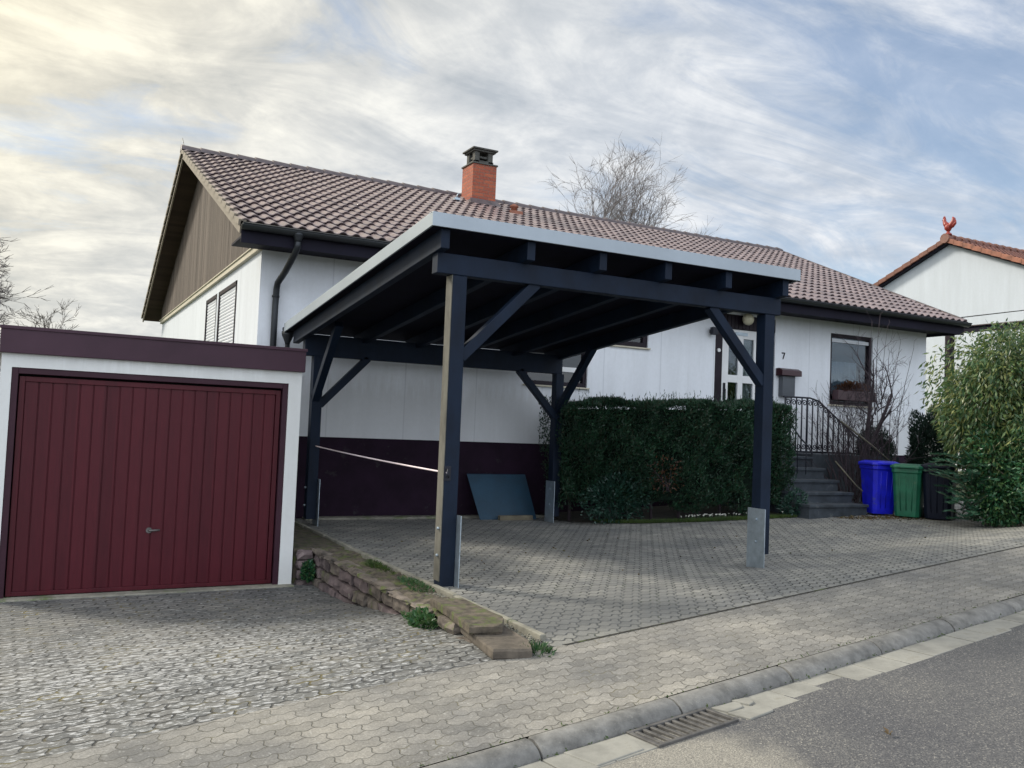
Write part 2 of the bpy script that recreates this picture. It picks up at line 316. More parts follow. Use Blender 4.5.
# ------------------------------------------------------------------ mesh builder
class MB:
    def __init__(s): s.v = []; s.f = []; s.sm = []
    def add(s, vs, fs, smooth=False):
        k = len(s.v); s.v += [tuple(p) for p in vs]
        for f in fs: s.f.append(tuple(i + k for i in f)); s.sm.append(smooth)
        return s
    def box(s, x0, x1, y0, y1, z0, z1, T=None):
        vs = [(x, y, z) for z in (z0, z1) for x, y in ((x0, y0), (x1, y0), (x1, y1), (x0, y1))]
        if T: vs = [T(*p) for p in vs]
        return s.add(vs, [(3, 2, 1, 0), (4, 5, 6, 7), (0, 1, 5, 4), (1, 2, 6, 5), (2, 3, 7, 6), (3, 0, 4, 7)])
    def beam(s, a, b, w, h, up=(0, 0, 1)):
        a = Vector(a); b = Vector(b); d = (b - a).normalized(); u = Vector(up)
        r = d.cross(u).normalized() * (w / 2); u = r.cross(d).normalized() * (h / 2)
        vs = [p + i * r + j * u for p in (a, b) for i, j in ((-1, -1), (1, -1), (1, 1), (-1, 1))]
        return s.add(vs, [(0, 1, 2, 3), (7, 6, 5, 4), (4, 5, 1, 0), (5, 6, 2, 1), (6, 7, 3, 2), (7, 4, 0, 3)])
    def tube(s, pts, rad, n=8, cap=True, smooth=True):
        pts = [Vector(p) for p in pts]; m = len(pts)
        rr = rad if hasattr(rad, '__len__') else [rad] * m
        k0 = len(s.v); ref = None
        for i, p in enumerate(pts):
            t = (pts[min(i + 1, m - 1)] - pts[max(i - 1, 0)])
            t = t.normalized() if t.length > 1e-9 else Vector((0, 0, 1))
            if ref is None: ref = t.orthogonal().normalized()
            ref = (ref - t * ref.dot(t)); ref = ref.normalized() if ref.length > 1e-6 else t.orthogonal().normalized()
            bi = t.cross(ref)
            for j in range(n):
                a = 2 * math.pi * j / n
                s.v.append(tuple(p + (ref * math.cos(a) + bi * math.sin(a)) * rr[i]))
        for i in range(m - 1):
            for j in range(n):
                a = k0 + i * n + j; b = k0 + i * n + (j + 1) % n
                s.f.append((a, b, b + n, a + n)); s.sm.append(smooth)
        if cap:
            s.f.append(tuple(k0 + j for j in range(n))[::-1]); s.sm.append(False)
            s.f.append(tuple(k0 + (m - 1) * n + j for j in range(n))); s.sm.append(False)
        return s
    def prism(s, poly, ax, a0, a1):
        """poly of 2D points extruded along axis ax (0,1,2)"""
        def P(p, a):
            q = list(p); q.insert(ax, a); return tuple(q)
        n = len(poly)
        return s.add([P(p, a0) for p in poly] + [P(p, a1) for p in poly],
                     [tuple(range(n))[::-1], tuple(range(n, 2 * n))] + [(i, (i + 1) % n, n + (i + 1) % n, n + i) for i in range(n)])
    def lathe(s, c, prof, n=24, ax=2):
        k = len(s.v)
        for r, h in prof:
            for j in range(n):
                a = 2 * math.pi * j / n; p = [r * math.cos(a), r * math.sin(a)]
                p.insert(ax, h); s.v.append((c[0] + p[0], c[1] + p[1], c[2] + p[2]))
        for i in range(len(prof) - 1):
            for j in range(n):
                a = k + i * n + j; b = k + i * n + (j + 1) % n
                s.f.append((a, b, b + n, a + n)); s.sm.append(True)
        s.f.append(tuple(range(k, k + n))[::-1]); s.sm.append(False)
        s.f.append(tuple(range(k + (len(prof) - 1) * n, k + len(prof) * n))); s.sm.append(False)
        return s
    def ellipsoid(s, c, r, n=14, m=9):
        k = len(s.v)
        for i in range(m + 1):
            th = math.pi * i / m
            for j in range(n):
                a = 2 * math.pi * j / n
                s.v.append((c[0] + r[0] * math.sin(th) * math.cos(a), c[1] + r[1] * math.sin(th) * math.sin(a), c[2] + r[2] * math.cos(th)))
        for i in range(m):
            for j in range(n):
                a = k + i * n + j; b = k + i * n + (j + 1) % n
                s.f.append((a, a + n, b + n, b)); s.sm.append(True)
        return s
    def wall(s, a0, a1, z0, z1, holes, P, depth):
        """flat wall in (a,z) with rectangular holes and reveals; P(a,d,z) maps to 3D, d = depth into the wall"""
        xs = sorted({a0, a1, *[h[0] for h in holes], *[h[1] for h in holes]})
        zs = sorted({z0, z1, *[h[2] for h in holes], *[h[3] for h in holes]})
        for i in range(len(xs) - 1):
            for j in range(len(zs) - 1):
                cx = (xs[i] + xs[i + 1]) / 2; cz = (zs[j] + zs[j + 1]) / 2
                if any(h[0] < cx < h[1] and h[2] < cz < h[3] for h in holes): continue
                s.add([P(xs[i], 0, zs[j]), P(xs[i + 1], 0, zs[j]), P(xs[i + 1], 0, zs[j + 1]), P(xs[i], 0, zs[j + 1])], [(0, 1, 2, 3)])
        for h in holes:
            c = [(h[0], h[2]), (h[1], h[2]), (h[1], h[3]), (h[0], h[3])]
            for i in range(4):
                p, q = c[i], c[(i + 1) % 4]
                s.add([P(p[0], 0, p[1]), P(q[0], 0, q[1]), P(q[0], depth, q[1]), P(p[0], depth, p[1])], [(0, 1, 2, 3)])
        return s

def thing(name, label, cat, loc=(0, 0, 0), rz=0.0, group=None):
    o = bpy.data.objects.new(name, None); COL.objects.link(o)
    o.location = loc; o.rotation_euler = (0, 0, rz); o.empty_display_size = .2
    o['label'] = label; o['category'] = cat
    if group: o['group'] = group
    return o
def world_of(o):
    m = Matrix.Translation(o.location) @ o.rotation_euler.to_matrix().to_4x4()
    return world_of(o.parent) @ m if o.parent else m
def part(name, mb, mat, parent=None, bevel=0.0, label=None, origin=None):
    me = bpy.data.meshes.new(name)
    W = world_of(parent) if parent else Matrix.Identity(4)
    if parent is None and origin is None:
        a = np.array(mb.v); origin = ((a[:, 0].min() + a[:, 0].max()) / 2, (a[:, 1].min() + a[:, 1].max()) / 2, a[:, 2].min())
    O = Matrix.Translation(origin) if (origin and parent is None) else Matrix.Identity(4)
    I = (W @ O).inverted()
    A = np.array(mb.v, float); B = np.array(I)
    A = A @ B[:3, :3].T + B[:3, 3]
    me.from_pydata(A.tolist(), [], mb.f)
    me.polygons.foreach_set('use_smooth', mb.sm)
    me.materials.append(M[mat] if isinstance(mat, str) else mat)
    me.update()
    o = bpy.data.objects.new(name, me); COL.objects.link(o)
    if parent: o.parent = parent
    else: o.location = origin
    if bevel:
        md = o.modifiers.new('bevel', 'BEVEL'); md.width = bevel; md.segments = 2; md.limit_method = 'ANGLE'; md.angle_limit = R(40)
    if label: o['label'] = label
    return o
def tag(o, label, cat, group=None):
    o['label'] = label; o['category'] = cat
    if group: o['group'] = group
    return o
def struct(o, kind='structure'): o['kind'] = kind; return o
def copy_thing(root, loc, rz=None, label=None):
    r = root.copy(); COL.objects.link(r); r.location = loc
    if rz is not None: r.rotation_euler = (0, 0, rz)
    if label: r['label'] = label
    def rec(src, dst):
        for ch in src.children:
            if ch == dst: continue
            c = ch.copy(); COL.objects.link(c); c.parent = dst; rec(ch, c)
    rec(root, r); return r

# ------------------------------------------------------------------ terrain
P0 = np.array([3.078, 5.249, -1.487]); DV = np.array([.98673, .16235]); CR = np.array([.16235, -.98673]); GRADE = .0513
def st(x, y):
    q = np.array([x - P0[0], y - P0[1]]); return q @ DV, q @ CR
def xy(s, t): p = P0[:2] + DV * s + CR * t; return float(p[0]), float(p[1])
def zp(s): return P0[2] + GRADE * max(-30, min(45, s))
def sm(t): t = min(max(t, 0), 1); return t * t * (3 - 2 * t)
def H(x, y, left=None):
    s, t = st(x, y); z = zp(s)
    if t >= 0: return z
    if left is None: left = x < 2.9
    if left: return z + (-1.854 - z) * sm(-t / 4.4)
    tz = float(np.interp(x, [2.8, 7.5, 12, 17, 40], [-1.451, -1.451, -1.25, -1.1, 0]))
    return z + (tz - z) * sm(-t / 2.1)
def sheet(name, poly_rows, mat):
    mb = MB(); n = len(poly_rows[0]); vs = [p for r in poly_rows for p in r]
    fs = [(i * n + j, i * n + j + 1, (i + 1) * n + j + 1, (i + 1) * n + j) for i in range(len(poly_rows) - 1) for j in range(n - 1)]
    mb.add(vs, fs, True); return part(name, mb, mat)
# far ground
rows = []
gx = np.concatenate([np.linspace(-400, -20, 12), np.arange(-18, 30, .75), np.linspace(31, 400, 16)])
gy = np.concatenate([np.linspace(-300, -15, 10), np.arange(-14, 34, .75), np.linspace(36, 500, 16)])
for y in gy:
    r = []
    for x in gx:
        s, t = st(x, y)
        z = H(x, y)
        if 1.0 < x < 5: z = min(z, H(x, y, True))
        d = max(0, y - 34) ; 
        r.append((x, y, z - (.22 if t < 1.0 else .25) + .02 * d * (1 if d < 120 else 120 / d)))
    rows.append(r)
struct(sheet('ground', rows, 'ground'))
# forecourt in front of the garage
rows = []
for q in np.linspace(0, 1, 24):
    r = []
    for x in np.linspace(-5.5, 3.16, 35):
        ya = 5.249 + .16453 * (x - 3.078); yb = 10.1
        y = ya + (yb - ya) * q; r.append((x, y, H(x, y, True)))
    rows.append(r)
struct(sheet('forecourt', rows, 'forecourt'))
rows = []
for q in np.linspace(0, 1, 30):
    r = []
    for x in np.linspace(3.14, 16.5, 50):
        ya = 5.249 + .16453 * (x - 3.078); yb = 12.96
        y = ya + (yb - ya) * q; r.append((x, y, H(x, y, False) + .004))
    rows.append(r)
struct(sheet('carport_floor', rows, 'carport_paving'))
def strip(name, prof, s0, s1, n, mat, dz=0):
    rows = []
    for s in np.linspace(s0, s1, n):
        rows.append([(*xy(s, t), zp(s) + z + dz) for t, z in prof][::-1])
    return struct(sheet(name, rows, mat))
strip('pavement', [(-.015, .006), (.4, .004), (.8, .002), (1.135, 0)], -28, 40, 60, 'pavement_mat')
# thin dark joint line between driveway and pavement
strip('paving_joint', [(-.018, .009), (.006, .010)], .15, 20, 60, 'joint')
strip('road', [(1.40, -.066), (1.9, -.055), (4.2, 0), (6.6, -.06), (12, -.1)], -28, 40, 60, 'asphalt')
# kerb: rounded stones with joints between
mb = MB(); s = -20.06
while s < 30:
    e = s + .985
    pr_ = [(1.142, -.12), (1.142, .0), (1.155, .006), (1.19, .004), (1.225, -.006), (1.252, -.022), (1.272, -.045), (1.282, -.075), (1.284, -.12)]
    jx = rng.uniform(-.004, .004); jz = rng.uniform(-.004, .004); vs = []
    for ss, sh in ((s, .006), (s + .012, 0), (s + .5, 0), (e - .012, 0), (e, .006)):
        for t, z in pr_:
            x, y = xy(ss, t + jx + (-sh if t > 1.2 else sh)); vs.append((x, y, zp(ss) + z + jz - sh * .8))
    n = len(pr_); fs = [(i * n + j, i * n + j + 1, (i + 1) * n + j + 1, (i + 1) * n + j) for i in range(4) for j in range(n - 1)]
    mb.add(vs, fs, True)
    mb.add([vs[j] for j in range(n)] + [vs[4 * n + j] for j in range(n)], [tuple(range(n))[::-1], tuple(range(n, 2 * n))])
    s += 1.0
struct(part('kerb', mb, 'kerb'))
strip('kerb_bed', [(1.125, -.03), (1.145, -.03), (1.30, -.10), (1.53, -.075)], -28, 40, 60, 'joint')
# gutter slabs along the kerb
mb = MB(); s = -20.
while s < 30:
    w = .30 + rng.uniform(-.02, .02)
    if not (-.62 < s + w / 2 < .16):
        a, b = s + .005, s + w - .005; z = -.062 + rng.uniform(-.004, .004); sl = rng.uniform(-.01, .01)
        def T(ss, t, zz): x, y = xy(ss, t); return (x, y, zp(ss) + zz)
        mb.box(a, b, 1.287, 1.52 + rng.uniform(-.006, .006), z - .05, z, T)
    elif False: pass
    s += w
struct(part('gutter_strip', mb, 'gutter_slab', bevel=.004))
# broken mortar patches beside the drain
mb = MB()
for (s0, s1, t0, t1) in ((-.95, -.58, 1.29, 1.50), (.13, .31, 1.30, 1.40), (.14, .40, 1.41, 1.54), (.32, .42, 1.29, 1.39)):
    pts = [(s0, t0), ((s0 + s1) / 2, t0 + .01), (s1, t0 + .015), (s1 + .015, (t0 + t1) / 2), (s1 - .02, t1), (s0 + .03, t1 + .01)]
    vs = [(*xy(a, b), zp(a) - .052 + dz) for dz in (-.03, 0) for a, b in pts]; n = 6
    mb.add(vs, [tuple(range(n, 2 * n))] + [(i, (i + 1) % n, n + (i + 1) % n, n + i) for i in range(n)])
struct(part('gutter_patch', mb, 'gutter_slab', bevel=.006))
# storm drain
dx, dy = xy(-.22, 1.40); dzz = zp(-.22) - .052
dr = thing('storm_drain', 'slotted cast iron drain grate set in the gutter at the kerb', 'drain', (dx, dy, dzz), R(9.34))
def TD(ss, t, zz): x, y = xy(ss, t); return (x, y, zp(ss) - .052 + zz)
mb = MB(); A0, A1, B0, B1 = -.52, .10, 1.288, 1.525
mb.box(A0, A1, B0, B0 + .022, -.04, .004, TD); mb.box(A0, A1, B1 - .022, B1, -.04, .004, TD)
mb.box(A0, A0 + .025, B0 + .022, B1 - .022, -.04, .004, TD); mb.box(A1 - .025, A1, B0 + .022, B1 - .022, -.04, .004, TD)
part('frame', mb, 'drain', dr, .003)
for i in range(10):
    a = A0 + .040 + i * .0555
    mb = MB(); mb.box(a, a + .022, B0 + .024, B1 - .024, -.03, .001, TD); part('grate_bar', mb, 'drain', dr, .003)
mb = MB(); mb.box(A0 + .02, A1 - .02, B0 + .02, B1 - .02, -.14, -.034, TD); part('sump', mb, 'black', dr)
# edging strip at the house base
mb = MB(); mb.box(3.35, 7.35, 12.70, 12.915, -1.46, -1.415); struct(part('plinth_edging', mb, 'edging', bevel=.008))
# planting bed under the hedge
bed = [(7.28, 12.2), (7.45, 11.95), (8.26, 11.45), (9.25, 11.2), (11.1, 10.95)]
mb = MB(); vs = [];
for x, y in bed: vs.append((x, y, H(x, y, False) + .012))
for x, y in bed: vs.append((x, (y + 12.9) / 2, H(x, y, False) + .07))
for x, y in bed: vs.append((x, 12.9, H(x, y, False) + .06))
mb.add(vs, [(i + k, i + k + 1, i + k + 6, i + k + 5) for k in (0, 5) for i in range(4)], True)
struct(part('planting_bed', mb, 'soil'))

# ------------------------------------------------------------------ scatter helpers
def leaves(mb, pts, dirs, length, width, fold=.25, droop=0.0):
    """four-vertex pointed leaves; dirs are growth directions"""
    n = len(pts)
    d = dirs / (np.linalg.norm(dirs, axis=1, keepdims=True) + 1e-9)
    r = nr.normal(size=(n, 3)); s = np.cross(d, r); s /= (np.linalg.norm(s, axis=1, keepdims=True) + 1e-9)
    nn = np.cross(s, d)
    Ln = (length * nr.uniform(.6, 1.25, n))[:, None]; Wd = (width * nr.uniform(.7, 1.2, n))[:, None]
    a = pts; b = pts + d * Ln * .45 + s * Wd * .5 + nn * Wd * fold; c = pts + d * Ln; c = c + np.array([0, 0, -droop]) * Ln
    e = pts + d * Ln * .45 - s * Wd * .5 + nn * Wd * fold
    k = len(mb.v); V = np.stack([a, b, c, e], 1).reshape(-1, 3)
    mb.v += [tuple(x) for x in V.tolist()]
    mb.f += [(k + 4 * i, k + 4 * i + 1, k + 4 * i + 2, k + 4 * i + 3) for i in range(n)]
    mb.sm += [False] * n
    return mb
def blob_points(c, r, n, shell=.55, lump=.22, seed=0, floor=None):
    g = np.random.default_rng(seed)
    d = g.normal(size=(n * 2, 3)); d /= np.linalg.norm(d, axis=1, keepdims=True)
    k = g.normal(size=(7, 3)) * 2.6; ph = g.uniform(0, 6.28, 7)
    l = sum(np.sin(d @ k[i] + ph[i]) for i in range(7)) / 7
    rad = (1 + lump * l * 2) * (shell + (1 - shell) * g.uniform(0, 1, n * 2) ** .6)
    p = d * rad[:, None] * np.array(r) + np.array(c)
    if floor is not None: ok = p[:, 2] > floor; p = p[ok]; d = d[ok]
    return p[:n], d[:n]
RMIN = [.0015]
def grow(mb, p, d, length, rad, depth, g, spread=.6, up=.15, kids=(3, 5), segs=5, droop=0.0, taper=.55, shrink=.62, nside=5, wig=.12):
    rad = max(rad, RMIN[0]); pts = [Vector(p)]; rs = [rad]; d = Vector(d).normalized(); step = length / segs
    for i in range(segs):
        d = (d + Vector((g.gauss(0, wig), g.gauss(0, wig), g.gauss(0, wig) + up * .3 - droop * .3))).normalized()
        pts.append(pts[-1] + d * step); rs.append(rad * (1 - (1 - taper) * (i + 1) / segs))
    mb.tube(pts, rs, nside if depth > 1 else 3, cap=False)
    if depth <= 0: return
    for k in range(g.randint(*kids)):
        i = g.randint(max(1, segs // 3), segs) if k else segs
        q = pts[i]; dd = (pts[i] - pts[i - 1]).normalized()
        rv = Vector((g.gauss(0, 1), g.gauss(0, 1), g.gauss(0, 1))); rv = (rv - dd * rv.dot(dd)).normalized()
        nd = (dd + rv * spread * g.uniform(.6, 1.3)).normalized()
        grow(mb, q, nd, length * shrink * g.uniform(.75, 1.15), rs[i] * .68, depth - 1, g, spread, up, kids, max(3, segs - 1), droop, taper, shrink, nside, wig)

# ------------------------------------------------------------------ HOUSE
HX0, HX1, HY0, HY1 = 2.576, 16.76, 12.924, 25.54
ZT, ZP, ZG = 2.434, -.253, -1.451
house = thing('bungalow', 'white bungalow with brown tiled roof, wood clad gable and dark eaves behind the carport', 'house', (9.6, 12.93, -1.3))
W1 = (13.90, 15.11, .73, 2.17); W2 = (6.93, 8.15, .73, 1.85); W3 = (8.55, 9.40, 1.51, 2.15); DR = (10.93, 12.41, ZP, 2.30)
mb = MB(); mb.wall(HX0, HX1, ZP, ZT + .05, [W1, W2, W3, DR], lambda a, d, z: (a, HY0 + d, z), .16)
part('front_wall', mb, 'wall', house)
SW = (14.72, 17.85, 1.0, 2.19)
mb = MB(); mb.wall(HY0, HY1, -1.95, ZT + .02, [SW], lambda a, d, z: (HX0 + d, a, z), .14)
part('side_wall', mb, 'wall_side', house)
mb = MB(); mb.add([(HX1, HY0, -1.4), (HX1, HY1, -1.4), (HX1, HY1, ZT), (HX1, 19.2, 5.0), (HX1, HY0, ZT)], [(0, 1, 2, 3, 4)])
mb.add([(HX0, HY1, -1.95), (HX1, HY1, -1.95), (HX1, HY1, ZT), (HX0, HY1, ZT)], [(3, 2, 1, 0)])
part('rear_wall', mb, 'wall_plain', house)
mb = MB(); mb.box(HX0 + .02, HX1 - .01, HY0 + .018, HY0 + .3, -1.9, ZP - .001)
part('plinth', mb, 'plinth', house)
mb = MB(); mb.box(HX0 + .35, HX1 - .3, HY0 + .9, HY0 + 1.0, -1.4, 2.4); mb.box(HX0 + .9, HX0 + 1.0, HY0 + 1.2, HY1 - .3, -1.4, 2.4); part('interior', mb, 'black', house)
# --- roof geometry
EZ, EY, RY, RZ = 2.60, 12.204, 19.23, 5.406
RX0 = 2.134; REX, RRX = 17.05, 18.545
slope = (RZ - EZ) / (RY - EY); nrm = Vector((0, -slope, 1)).normalized(); upv = Vector((0, 1, slope)).normalized()
SL = math.hypot(RY - EY, RZ - EZ)
def tiled(name, x0, xe, xr, course, roll, mat, parent, amp=.024, th=.030, org=(0, EY, EZ), up=upv, nm=nrm, SLn=SL, du=8):
    nc = int(round(SLn / course)); course = SLn / nc
    xs = np.arange(x0, max(xe, xr) + roll / du, roll / du); mb = MB(); O = Vector(org)
    # roll profile: flat pan with a round roll, two rolls to the tile
    ph = ((xs - x0) / roll) % 1.0
    prof = amp * np.where(ph < .62, np.sin(ph / .62 * math.pi) ** .8, -.22 * np.sin((ph - .62) / .38 * math.pi))
    for c in range(nc):
        v0 = c * course - (.02 if c else .03); v1 = (c + 1) * course
        xm = xe + (xr - xe) * (c + .5) / nc
        k = int(np.searchsorted(xs, xm)) ; X = xs[:k]; Z = prof[:k]
        lift = rng.uniform(-.002, .002)
        pts = []
        for v, hh in ((v0 + .07, -.018), (v0 + .003, th - .012 + lift), (v0, th + lift), (v0 + .02, th + .003 + lift), (v1, .002)):
            for x, z in zip(X, Z):
                zz = (z + hh) if hh > -.01 else min(z * .25, .0) + .002
                p = O + up * v + nm * zz; pts.append((x, p.y, p.z))
        n = len(X)
        fs = [(r * n + j, r * n + j + 1, (r + 1) * n + j + 1, (r + 1) * n + j) for r in range(4) for j in range(n - 1)]
        k0 = len(mb.v); mb.v += pts
        for i_, f in enumerate(fs): mb.f.append(tuple(q + k0 for q in f)); mb.sm.append(i_ >= 2 * (n - 1))
    return part(name, mb, mat, parent)
tiled('roof_tiles', RX0, REX, RRX, .395, .192, 'tiles', house, .032, .036)
# roof body (front and rear slopes), set just under the tiles
mb = MB(); o1 = nrm * .004; t1 = nrm * -.10
def SP(x, v, d): p = Vector((0, EY, EZ)) + upv * v + nrm * d; return (x, p.y, p.z)
mb.add([SP(RX0 + .03, .03, -.012), SP(REX - .03, .03, -.012), SP(RRX - .03, SL, -.012), SP(RX0 + .03, SL, -.012),
        SP(RX0 + .03, .03, -.10), SP(REX - .03, .03, -.10), SP(RRX - .03, SL, -.10), SP(RX0 + .03, SL, -.10)],
       [(0, 1, 2, 3), (7, 6, 5, 4), (0, 4, 5, 1), (1, 5, 6, 2), (3, 7, 4, 0)])
part('roof_boarding', mb, 'verge_soffit', house)
mb = MB(); ry = 2 * RY
def mir(p): return (p[0], ry - p[1], p[2])
a = [mir(SP(RX0, 0, .05)), mir(SP(REX, 0, .05)), mir(SP(RRX, SL, .02)), mir(SP(RX0, SL, .02)), mir(SP(RX0, 0, -.10)), mir(SP(REX, 0, -.10)), mir(SP(RRX, SL, -.10)), mir(SP(RX0, SL, -.10))]
mb.add(a, [(3, 2, 1, 0), (4, 5, 6, 7), (1, 5, 4, 0), (2, 6, 5, 1), (0, 4, 7, 3)])
part('rear_roof', mb, 'verge_soffit', house)
# verge tiles/boards on the left gable, front and rear
mb = MB(); nct = 19; cl = SL / nct
for c in range(nct):
    for mrr in (0, 1):
        v0, v1 = c * cl - .03, (c + 1) * cl
        vs = [SP(x, v, d) for v, dd in ((v0, .045), (v1, .012)) for x, d in ((RX0 - .035, dd), (RX0 + .07, dd), (RX0 + .07, dd - .02), (RX0 - .005, dd - .02), (RX0 - .005, dd - .075), (RX0 - .035, dd - .075))]
        if mrr: vs = [mir(p) for p in vs]
        mb.add(vs, [(i, (i + 1) % 6, 6 + (i + 1) % 6, 6 + i) for i in range(6)] + [(5, 4, 3, 2, 1, 0), (6, 7, 8, 9, 10, 11)])
part('verge_tiles', mb, 'verge_board', house)
mb = MB()
for mrr in (0, 1):
    vs = [SP(x, v, d) for v in (.0, SL + .0) for x, d in ((RX0 + .0, -.045), (RX0 + .03, -.045), (RX0 + .03, -.15), (RX0, -.15))]
    if mrr: vs = [mir(p) for p in vs]
    mb.add(vs, [(i, (i + 1) % 4, 4 + (i + 1) % 4, 4 + i) for i in range(4)] + [(3, 2, 1, 0), (4, 5, 6, 7)])
part('barge_board', mb, 'verge_board', house)
mb = MB()
vs = [SP(x, v, d) for v in (.0, SL) for x, d in ((REX - .03 if v == 0 else RRX - .03, .065), (REX + .03 if v == 0 else RRX + .03, .065), (REX + .02 if v == 0 else RRX + .02, -.12), (REX - .03 if v == 0 else RRX - .03, -.12))]
mb.add(vs, [(i, (i + 1) % 4, 4 + (i + 1) % 4, 4 + i) for i in range(4)] + [(3, 2, 1, 0), (4, 5, 6, 7)])
part('right_verge', mb, 'ridge', house)
# ridge caps
mb = MB(); x = RX0 - .04
while x < RRX:
    x1 = min(x + .42, RRX + .03); prof = []
    for q, rr in ((x, .135), (x + .06, .128), (x1, .108)):
        for k in range(9):
            a_ = math.pi * k / 8; prof.append((q, RY + rr * math.cos(a_) * 1.15, RZ - .02 + rr * math.sin(a_) * .95 + .01))
    mb.add(prof, [(r * 9 + k, r * 9 + k + 1, (r + 1) * 9 + k + 1, (r + 1) * 9 + k) for r in (0, 1) for k in range(8)] + [tuple(range(9))[::-1]], True)
    x += .37
part('ridge_caps', mb, 'ridge', house)
# gable cladding with real boards
mb = MB(); y = HY0 + .02
gz = lambda yy: EZ + slope * ((yy - EY) if yy < RY else (2 * RY - yy - EY)) - .13
while y < HY1 - .02:
    y1 = min(y + .118, HY1 - .01)
    if y < RY < y1: y1 = RY
    mb.prism([(y, ZT + .06), (y1 - .006, ZT + .06), (y1 - .006, gz(y1)), (y, gz(y))], 0, HX0 - .03 - rng.uniform(0, .004), HX0 + .02)
    y = y1 if y1 == RY else y + .12
part('gable_cladding', mb, 'cladding', house)
mb = MB(); mb.prism([(HY0 + .02, ZT), (HY1 - .02, ZT), (HY1 - .02, ZT + .1), (RY, RZ - .2), (HY0 + .02, ZT + .1)], 0, HX0 + .021, HX0 + .1)
part('gable_backing', mb, 'frame_dark', house)
mb = MB(); mb.box(HX0 - .055, HX0 + .01, HY0 - .02, HY1 + .02, ZT - .045, ZT + .055); mb.box(HX0 - .075, HX0 - .055, HY0 - .02, HY1 + .02, ZT + .035, ZT + .058)
part('gable_trim', mb, 'cream', house, .006)
# eaves: fascia, soffit, gutter, downpipe
mb = MB(); mb.box(RX0 + .02, REX - .02, EY + .02, EY + .05, 2.335, EZ - .03); part('eaves_fascia', mb, 'soffit', house, .004)
mb = MB(); mb.box(RX0 + .02, REX - .02, EY + .05, HY0 + .02, 2.40, 2.43); part('soffit', mb, 'soffit', house)
mb = MB(); mb.box(REX - .3, REX - .02, HY0 + .02, HY1, 2.40, 2.43); mb.box(REX - .05, REX - .02, EY + .05, HY1, 2.35, 2.6); part('side_soffit', mb, 'soffit', house)
def gutter_mesh(x0, x1, y, z, r, n=10):
    mb = MB(); vs = []
    for x in (x0, x1):
        for rr in (r, r - .006):
            for k in range(n + 1):
                a = math.pi + math.pi * k / n; vs.append((x, y + rr * math.cos(a), z + rr * math.sin(a)))
    m = n + 1
    fs = []
    for k in range(n): fs += [(k, k + 1, 2 * m + k + 1, 2 * m + k), (m + k + 1, m + k, 3 * m + k, 3 * m + k + 1)]
    fs += [(0, 2 * m, 3 * m, m), (n, m + n, 3 * m + n, 2 * m + n), tuple(range(m))[::-1], tuple(range(2 * m, 3 * m))]
    mb.add(vs, fs, True)
    mb.tube([(x0, y - r, z), (x1, y - r, z)], .010, 8)
    return mb
part('gutter', gutter_mesh(RX0 + .01, REX + .02, EY - .055, 2.575, .078), 'gutter', house)
mb = MB(); mb.lathe((2.90, EY - .055, 2.42), [(.045, 0), (.05, .03), (.075, .09), (.08, .12)], 16)
mb.tube([(2.90, EY - .055, 2.45), (2.90, EY - .05, 2.36), (2.885, EY + .02, 2.27), (2.84, 12.55, 2.06), (2.80, 12.80, 1.93), (2.795, 12.84, 1.84), (2.79, 12.845, 1.6), (2.79, 12.845, -1.2)], .046, 14)
dp = part('downpipe', mb, 'gutter', house)
for z in (1.72, .2):
    mb = MB(); mb.lathe((2.79, 12.845, z), [(.054, 0), (.054, .03)], 14); part('pipe_clamp', mb, 'gutter', dp)
# chimney
mb = MB(); mb.box(8.31, 8.91, 18.40, 19.0, 4.6, 6.03); ch = part('chimney', mb, 'brick', house, .004)
mb = MB(); mb.box(8.285, 8.935, 18.375, 19.025, 6.031, 6.07)
for cx, cy in ((8.40, 18.49), (8.74, 18.49), (8.40, 18.81), (8.74, 18.81)): mb.box(cx - .03, cx + .09, cy - .03, cy + .11, 6.071, 6.34)
mb.box(8.37, 8.85, 18.46, 18.92, 6.071, 6.14); mb.box(8.40, 8.82, 18.50, 18.88, 6.20, 6.25)
mb.box(8.33, 8.89, 18.42, 18.97, 6.341, 6.38); mb.box(8.29, 8.93, 18.38, 19.01, 6.381, 6.42)
part('chimney_cap', mb, 'chim_cap', ch, .008)
mb = MB()
mb.add([(8.22, 18.25, 5.075), (9.0, 18.25, 5.075), (8.96, 18.39, 5.22), (8.26, 18.39, 5.22)], [(0, 1, 2, 3)])
mb.box(8.285, 8.935, 18.385, 19.01, 5.02, 5.20)
part('lead_flashing', mb, 'ridge', ch)
# roof vent, snow hook and antenna
mb = MB(); vz = EZ + slope * (17.8 - EY)
mb.lathe((9.10, 17.8, vz), [(.07, -.05), (.07, .14), (.10, .15), (.10, .19), (.03, .23)], 14); mb.box(8.95, 9.25, 17.65, 17.98, vz - .03, vz + .05)
part('roof_vent', mb, 'red_verge', house)
mb = MB(); sz = EZ + slope * (18.3 - EY); mb.tube([(7.86, 18.25, sz), (7.86, 18.2, sz + .14), (7.90, 18.2, sz + .18)], .012, 6); mb.box(7.8, 7.92, 18.18, 18.32, sz + .02, sz + .07)
part('roof_hook', mb, 'galv', house)
mb = MB(); mb.tube([(2.22, 19.24, 5.42), (2.19, 19.6, 5.62), (2.18, 19.85, 5.84)], .009, 6)
part('lightning_rod', mb, 'gutter', house)
